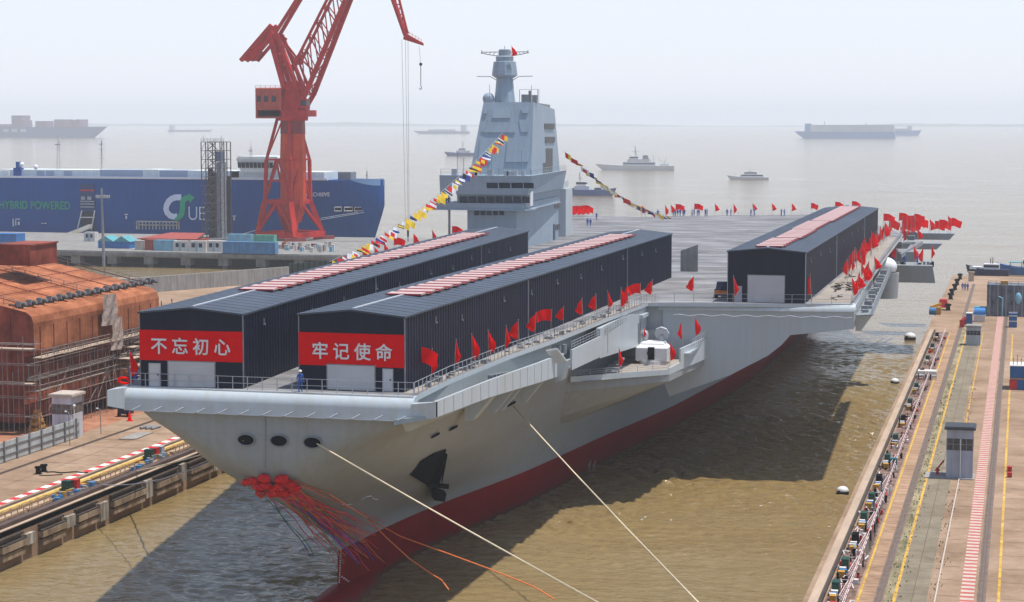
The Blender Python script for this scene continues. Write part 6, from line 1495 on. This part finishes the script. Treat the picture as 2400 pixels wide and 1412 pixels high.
g.build("stiffener", steelgrey, t); g = MB(); g.box(a.x+2.8,a.x+4.4,a.y+1,a.y+3,b.z,b.z+.9); g.build("hatch", dyel, t); g = MB(); g.ball((a.x+6.6,a.y-.4,8),.9,8,(.8,.6,1.4)); g.tube([(a.x+3.3,a.y-.3,4),(a.x+3.3,a.y-.3,8),(a.x+2.4,a.y-.3,8.3)],.18,6); g.build("pipe_bend", C_['sky'], t)
for i in range(3): p = PZ(2254+i*5, 768-i*6, 4); cabinet(p,.9,.9,1.5-.2*i,dred,nth(i)+" red bin from the front left of the narrow blue unit","red bins on the right quay","bin","bin")
for i, (px, py) in enumerate(((2366,1106),(2366,1120))): cabinet(PZ(px,py,4),.55,.5,.55,dred,("farther","nearer")[i]+" small red box of the pair at the right edge","small red boxes at the right edge","box","box")
cabinet(PZ(2093,1097,4),.85,.8,1.1,mat("teal paint",(.01,.12,.15),.5,.1),"single teal cabinet standing apart beside the yellow line",None)
# rows of cabinets, crates and barriers along the edge
rr = random.Random(14); i = 0; pinkpipe = mat("pink white barrier pipe", (.62,.36,.33), .6, .3, 2, c2=(.68,.6,.57))
ypos = [171,180.5,192,203,214,225.5,240,256,273,290,308,326,345,364,383]
for i, y in enumerate(ypos):
    x = -15.35; w = "of cabinet row number "+"one two three four five six seven eight nine ten eleven twelve thirteen fourteen fifteen".split()[i]+" from the near end of the right quay"
    place = nth(i)+" group along the right quay edge"
    cabinet(Vector((x,y+3.0,4)),.62,1.3,1.25,dgreen if i % 3 < 2 else darkmat,"dark green cabinet at the back of the "+place,"dark green cabinets on the right quay edge")
    for k, (dy, m, c, h, dd) in enumerate(((2.25,dwhite,"white",.62,.5),(1.75,dblue,"blue",.5+rr.uniform(0,.2),.4),(1.3,dwhite,"whitish front",.6,.36),(.55,dyel,"yellow",.55+rr.uniform(-.1,.15),.6))):
        if k == 2 and i % 3 == 1: continue
        cabinet(Vector((x-.05+rr.uniform(-.1,.1),y+dy+rr.uniform(-.1,.1),4)),.58+rr.uniform(-.08,.06),dd,h,m,c+" crate in the "+place,"coloured crates on the right quay edge","crate","crate")
    g = MB(); g.rail([(x+.65,y-.6,4),(x+.95,y+5.6,4)],1.0,.8,.05,3); g.rail([(x-.5,y+5.2,4),(x+.9,y+5.6,4)],1.0,.7,.05,2); g.single("barrier", pinkpipe, "pink and white pipe barrier around the "+place, "barrier", "pipe barriers on the right quay edge")
    g = MB()
    for j in range(22):
        g.mi = rr.choice((0,0,1,2,3)); xx, yy = x+rr.uniform(-.65,1.5), y+rr.uniform(3.6,10.4) if j > 4 else y+rr.uniform(-.8,.3)
        if j % 3: g.cyl((xx,yy,4),(xx+rr.uniform(-.1,.1),yy,4+rr.uniform(.2,.9)),rr.uniform(.05,.16),6)
        elif j % 2: g.tube([(xx,yy,4.1),(xx+rr.uniform(-.4,.4),yy+.7,4.35),(xx+rr.uniform(-.3,.5),yy+1.7,4.1)],.07,5)
        else: q_ = rr.uniform(.1,.3); g.box(xx-q_,xx+q_,yy-q_,yy+q_,4,4+q_*1.5)
    g.single("valve_group", [darkmat, dred, pinkpipe, dwhite], "jumble of dark and red valves behind the "+place, "valves", "pipe valves on the right quay edge")
g = MB(); g.tube([(-14.2,120,4.55),(-14.25,240,4.55),(-14.2,398,4.55)],.05,5); g.tube([(-14.2,120,4.95),(-14.25,240,4.95),(-14.2,398,4.95)],.045,5)
for j in range(120): g.tube([(-14.2,122+j*2.3,4),(-14.2,122+j*2.3,4.98)],.045,4)
g.single("barrier", pinkpipe, "long pink pipe rail running the whole length behind the cabinets of the right quay", "barrier")
p = PZ(2196,858,4); g = MB(); g.box(-16.2,-12.8,326,326.5,4.5,4.75); g.box(-16,-13,327.5,330,4,5.2); g.rail([(-16,326,4),(-12.9,326,4)],1.2,.8,.05,2); g.single("gangway", dwhite, "white gangway plate with red frame lying at the edge of the right quay", "gangway")
for i, (px, py) in enumerate(((2250,655),(2243,668),(2238,680),(2231,692),(2228,702),(2222,728))):
    p = PZ(px,py,4); t = thing("bollard", nth(i)+" black bollard from the far end of the right quay edge", "bollard", p, "bollards on the right quay"); g = MB(); g.lathe(p, [(.7,0),(.5,.15),(.45,.9),(.75,1.15),(.7,1.45),(.1,1.6)], 12); g.build("body", darkmat, t, smooth=35)
p = PZ(2276,660,4); g = MB(); g.box(p.x-.7,p.x+.7,p.y,p.y+1,4,6.2); g.box(p.x-.9,p.x+.9,p.y-.1,p.y+1.1,6.2,6.5); g.single("capstan", plankmat, "brown post like capstan at the far end of the right quay", "capstan")
p = PZ(2192,738,4); t = thing("winch", "yellow and blue winch at the corner of the right quay edge", "winch", p); g = MB(); g.box(p.x-1.2,p.x+1.2,p.y,p.y+2.4,4.2,5.6); g.beam((p.x-1,p.y+.4,5.6),(p.x+1.2,p.y+1.6,6.3),.5); g.build("body", dyel, t); g = MB(); g.cyl((p.x-1.3,p.y-.4,4.8),(p.x+.2,p.y-.4,4.8),.8,12); g.build("drum", dblue, t)
p = PZ(2208,728,4); g = MB(); g.hexa([(p.x-1,p.y,4.6),(p.x+1.2,p.y,4.6),(p.x+1.2,p.y+3,4.6),(p.x-1,p.y+3,4.6)],[(p.x-.6,p.y+.4,6.4),(p.x+1,p.y+.4,6.4),(p.x+1,p.y+2.6,6.4),(p.x-.6,p.y+2.6,6.4)]); 
for x in (-.8,1): g.cyl((p.x+x,p.y+1.4,4),(p.x+x,p.y+1.4,4.7),.15,8)
g.single("tarpaulin_stack", dred, "dark red covered stack behind the yellow winch", "covered stack")
for i, (px, py, s_) in enumerate(((2133,796,1.0),(2097,899,.62),(1975,1157,.62))):
    p = PZ(px,py,.1); t = thing("fender_buoy", ("large white fender buoy floating farthest out by the right quay","small white fender buoy floating by the middle of the right quay","small white fender buoy floating nearest the viewer by the right quay")[i], "buoy", p, "white fender buoys"); s_ *= 1.12
    g = MB(); g.ball(p+Vector((0,0,.55*s_)), .95*s_, 10, (1.15,1.15,.82)); g.build("float", whitemat, t, smooth=50); g = MB(); g.lathe(p, [(1.04*s_,-.2),(1.10*s_,.25*s_),(1.06*s_,.45*s_)], 18, 1, 1); g.box(p.x-.75*s_,p.x-.35*s_,p.y-1.16*s_,p.y-1.0*s_,.3,.8*s_); g.build("band", darkmat, t)
# weeds in the cracks
g = MB(); rr = random.Random(6); weed = mat("dull weed leaf", (.10,.10,.035), .9, .3, 2)
for i in range(900):
    x = rr.choice((-10.6,-10.75,-9.9,-7.0,-6.6))+rr.gauss(0,.22); y = rr.uniform(165,330); s_ = rr.uniform(.06,.22); a = rr.random()*6.28
    g.add([(x,y,4.02),(x+s_*math.cos(a),y+s_*math.sin(a),4.02),(x+s_*.4*math.cos(a+.8),y+s_*.4*math.sin(a+.8),4.02+s_)], [(0,1,2)])
o = g.build("grass", weed); tag(o, "sparse weeds growing along the cracks of the right quay", "grass", None, 'stuff')

# ------------------------------------------------------------------ ships on the estuary
def hull_mesh(L, B, H, sheer=.8, bowrake=.1, n=14, stern=.8):
    g = MB(); zs = (0, H*.5, H)
    for side in (-1, 1):
        k = len(g.v)
        for i in range(n+1):
            u = i/n; x0 = -L/2+L*u
            for j, z in enumerate(zs):
                w = B/2*(min(1, stern+(1-stern)*u*5))*(1-max(0,(u-.68)/.32)**(2.2-.4*j)*.99); g.v.append(Vector((x0+bowrake*L*max(0,(u-.8)/.2)*(j/2), side*w*(.85+.075*j), z+(sheer*max(0,u-.55)**2*8 if j == 2 else 0))))
        for i in range(n):
            for j in range(2): a = k+i*3+j; g.f.append([a,a+1,a+4,a+3]); g.m.append(0)
    m = (n+1)*3
    for i in range(n): g.f.append([i*3+2,m+i*3+2,m+i*3+5,i*3+5]); g.m.append(0)
    g.add([g.v[0],g.v[1],g.v[2],g.v[m+2],g.v[m+1],g.v[m]], [(0,1,2,3,4,5)]); return g
paleship = mat("pale grey ship", (.58,.6,.62), .5, .08, .1); far_blue = mat("haze tinted hull blue", (.06,.22,.56), .5, .08, .01); far_dark = mat("far hull slate", (.06,.10,.26), .5, .1, .01); far_red = mat("haze muted deck red", (.16,.08,.15), .6, .2, .02); far_pale = mat("far upperworks", (.45,.5,.55), .5, .1, .02)  # distant blue and red carry a haze tint in the paint itself
def vessel(px, py, L, B, H, rz, hullm, label, cat, name, parts, group=None, scale=1):
    p = PZ(px, py, 0); t = thing(name, label, cat, p, group, rz=rz); hull_mesh(L,B,H).build("hull", hullm, t, smooth=30)
    for pn, m, boxes in parts:
        g = MB()
        for b in boxes:
            if len(b) == 6: g.box(*b)
            elif len(b) == 3: g.tube([b[0], b[1]], b[2], 5)
        g.pieces(pn, m, t, n=8) if pn in ('deck_cargo','lettering_block') else g.build(pn, m, t)
    return t
def H_(*b): return b
PI = math.pi
vessel(1496,399,66,10,4.2,PI+.12,paleship,"grey patrol ship with a tall mast, right of the island","ship","patrol_ship",[
 ("davit",steelgrey,[((-12,3,7.5),(-9,3,11),.25),((-12,-3,7.5),(-9,-3,11),.25)]),("stripe",dyel,[H_(18,19.5,-3.6,3.6,3,4.4)]),("superstructure",paleship,[H_(-16,14,-4,4,4,7.5),H_(-10,10,-3.5,3.5,7.5,10),H_(0,8,-3,3,10,12.5),H_(-28,-20,-3,3,4,6)]),("window",glass,[H_(-15,13,-4.08,-4,5.3,6.2),H_(-15,13,4,4.08,5.3,6.2),H_(0,8.08,-3.08,3.08,11,11.9)]),
 ("mast",steelgrey,[((3,0,12),(3,0,22),.35),((1,0,12),(3,0,19),.2),((-1.5,0,17),(6,0,17),.15),((-14,0,7),(-14,0,14),.2),((-24,0,6),(-26,0,13),.2),((-24,0,6),(-18,0,11),.15)]),("funnel",steelgrey,[H_(-9,-4,-1.6,1.6,10,13.5)])])
vessel(1757,421,29.5,7,1.9,PI+.06,paleship,"small white ferry boat under way with a short wake","boat","ferry_boat",[("cabin",whitemat,[H_(-11,7,-2.8,2.8,1.9,4),H_(-6,4,-2.4,2.4,4,5.8)]),("window",glass,[H_(-10,6,-2.88,-2.8,2.7,3.5),H_(-10,6,2.8,2.88,2.7,3.5),H_(-5.5,4.08,-2.48,2.48,4.7,5.5)]),("mast",steelgrey,[((0,0,5.8),(0,0,8.4),.15),((12,0,1.9),(12,0,5),.1),((-2,0,6),(2,0,6.4),.2)])])
vessel(1386,459,26,9,3.6,.03,far_dark,"dark hulled tug boat close to the right of the island","boat","tug_boat",[("wheelhouse",paleship,[H_(-13+3,-1,-3,3,3.6,6),H_(-9,-3,-2.4,2.4,6,8.6)]),("window",glass,[H_(-9.06,-2.94,-2.46,2.46,7,8.1)]),("mast",steelgrey,[((-7,0,8.6),(-7.3,0,14),.3),((-8.6,0,10.5),(-5.4,0,10.5),.15),((4,0,3.6),(4,0,5),.3)]),("towing_gear",dgreen,[H_(2,6,-1,1,3.6,4.8),H_(-13,-11,-2,2,3.6,4.6)])])
vessel(1085,366,42,8,4,PI-.05,far_dark,"dark patrol ship partly hidden behind the left of the island","ship","patrol_ship",[("superstructure",paleship,[H_(-10,8,-3,3,4,7),H_(-4,5,-2.5,2.5,7,10)]),("mast",steelgrey,[((0,0,10),(0,0,18),.3),((-2,0,14),(2,0,14),.15)]),("window",glass,[H_(-4,5.06,-2.56,2.56,8,9)])])
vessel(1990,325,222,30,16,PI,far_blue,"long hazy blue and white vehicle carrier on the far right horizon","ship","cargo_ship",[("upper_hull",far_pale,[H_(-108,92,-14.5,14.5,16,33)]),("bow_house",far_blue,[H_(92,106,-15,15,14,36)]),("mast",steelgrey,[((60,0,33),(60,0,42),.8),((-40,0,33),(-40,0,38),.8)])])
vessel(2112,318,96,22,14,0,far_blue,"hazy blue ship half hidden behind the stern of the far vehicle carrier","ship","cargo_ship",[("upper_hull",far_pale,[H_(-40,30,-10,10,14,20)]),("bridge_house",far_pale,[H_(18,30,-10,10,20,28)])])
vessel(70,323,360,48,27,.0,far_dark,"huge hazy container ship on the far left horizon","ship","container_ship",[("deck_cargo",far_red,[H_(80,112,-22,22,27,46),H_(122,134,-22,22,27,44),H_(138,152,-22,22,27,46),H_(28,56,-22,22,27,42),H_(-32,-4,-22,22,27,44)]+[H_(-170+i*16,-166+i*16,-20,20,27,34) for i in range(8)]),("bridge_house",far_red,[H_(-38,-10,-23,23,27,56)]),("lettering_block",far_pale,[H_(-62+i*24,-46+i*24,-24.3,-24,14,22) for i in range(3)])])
vessel(443,309,165,24,6,0,far_dark,"very faint low cargo ship left of the red crane on the horizon","ship","cargo_ship",[("bridge_house",far_pale,[H_(-76,-60,-10,10,6,24)]),("mast",steelgrey,[((0,0,6),(0,0,16),.6),((40,0,6),(40,0,16),.6)])])
vessel(1040,314,170,24,8,PI,far_dark,"very faint low cargo ship just left of the island on the horizon","ship","cargo_ship",[("bridge_house",far_pale,[H_(-76,-60,-10,10,8,28)]),("deck_cargo",far_pale,[H_(-40,50,-9,9,8,14)])])
g = MB(); p = PZ(1806,420,.02); g.grid(lambda u, v: (p.x+u*28, p.y+(v-.5)*(1.5+3*u)-2*u, .03+.12*math.sin(u*40)*math.sin(v*3.1)), 30, 3); g.single("wake", mat("white foam", (.7,.7,.68), .8, .1), "pale wake trailing behind the small white ferry", "wake")
# boats moored beyond the quay end
t = vessel(2318,646,11.5,4.6,1.9,PI-.05,navysuit,"dark blue hulled boat with a white bow moored beyond the end of the right quay","boat","work_boat",[("cabin",whitemat,[H_(-3,1.5,-1.6,1.6,1.9,3.5),H_(2.2,5.6,-1.7,1.7,1.9,2.6)]),("window",glass,[H_(-2.9,1.56,-1.66,1.66,2.5,3.2)]),("mast",darkmat,[((-1,0,3.5),(-1,0,5.4),.12),((-.4,0,3.5),(-.4,0,5.2),.12)])])
t.location.z = 3.6-3.6
vessel(2398,644,13,5,2.2,PI-.05,royal2,"blue boat with a white cabin at the right edge beyond the quay end","boat","work_boat",[("cabin",whitemat,[H_(-6,0,-2,2,2.2,4.8),H_(-5,-2,-1.6,1.6,4.8,6)]),("window",glass,[H_(-5.5,.06,-2.06,2.06,3.4,4.3)]),("awning",C_['teal'],[H_(.5,4,-1.9,1.9,3.6,3.8),H_(.5,.7,-1.9,-1.7,2.2,3.6),H_(3.8,4,-1.9,-1.7,2.2,3.6)])])
# gull like floats on the water
g = MB()
for px, py in ((1783,1187),(1504,1219),(1512,1213),(1572,1220)): p = PZ(px,py,.1); g = MB(); g.ball(p,.11,6,(1.4,.8,.8)); g.ball(p+Vector((.13,0,.1)),.05,5); g.single("gull", whitemat, "tiny white gull floating on the brown water right of the bow", "bird", "white gulls on the water")

# ------------------------------------------------------------------ haze
hz = bpy.data.materials.new("haze"); hz.use_nodes = True; n = hz.node_tree.nodes
for x in list(n):
    if x.type == 'BSDF_PRINCIPLED': n.remove(x)
pv = n.new('ShaderNodeVolumePrincipled'); pv.inputs['Color'].default_value = (.88,.94,1,1); pv.inputs['Density'].default_value = HAZE; pv.inputs['Anisotropy'].default_value = .0
hz.node_tree.links.new(pv.outputs[0], n['Material Output'].inputs['Volume'])
g = MB(); g.box(-9500,9500,-150,14500,-5,130); o = g.build("haze", hz); tag(o, "pale haze over the estuary", "haze", None, 'stuff'); o.display_type = 'WIRE'
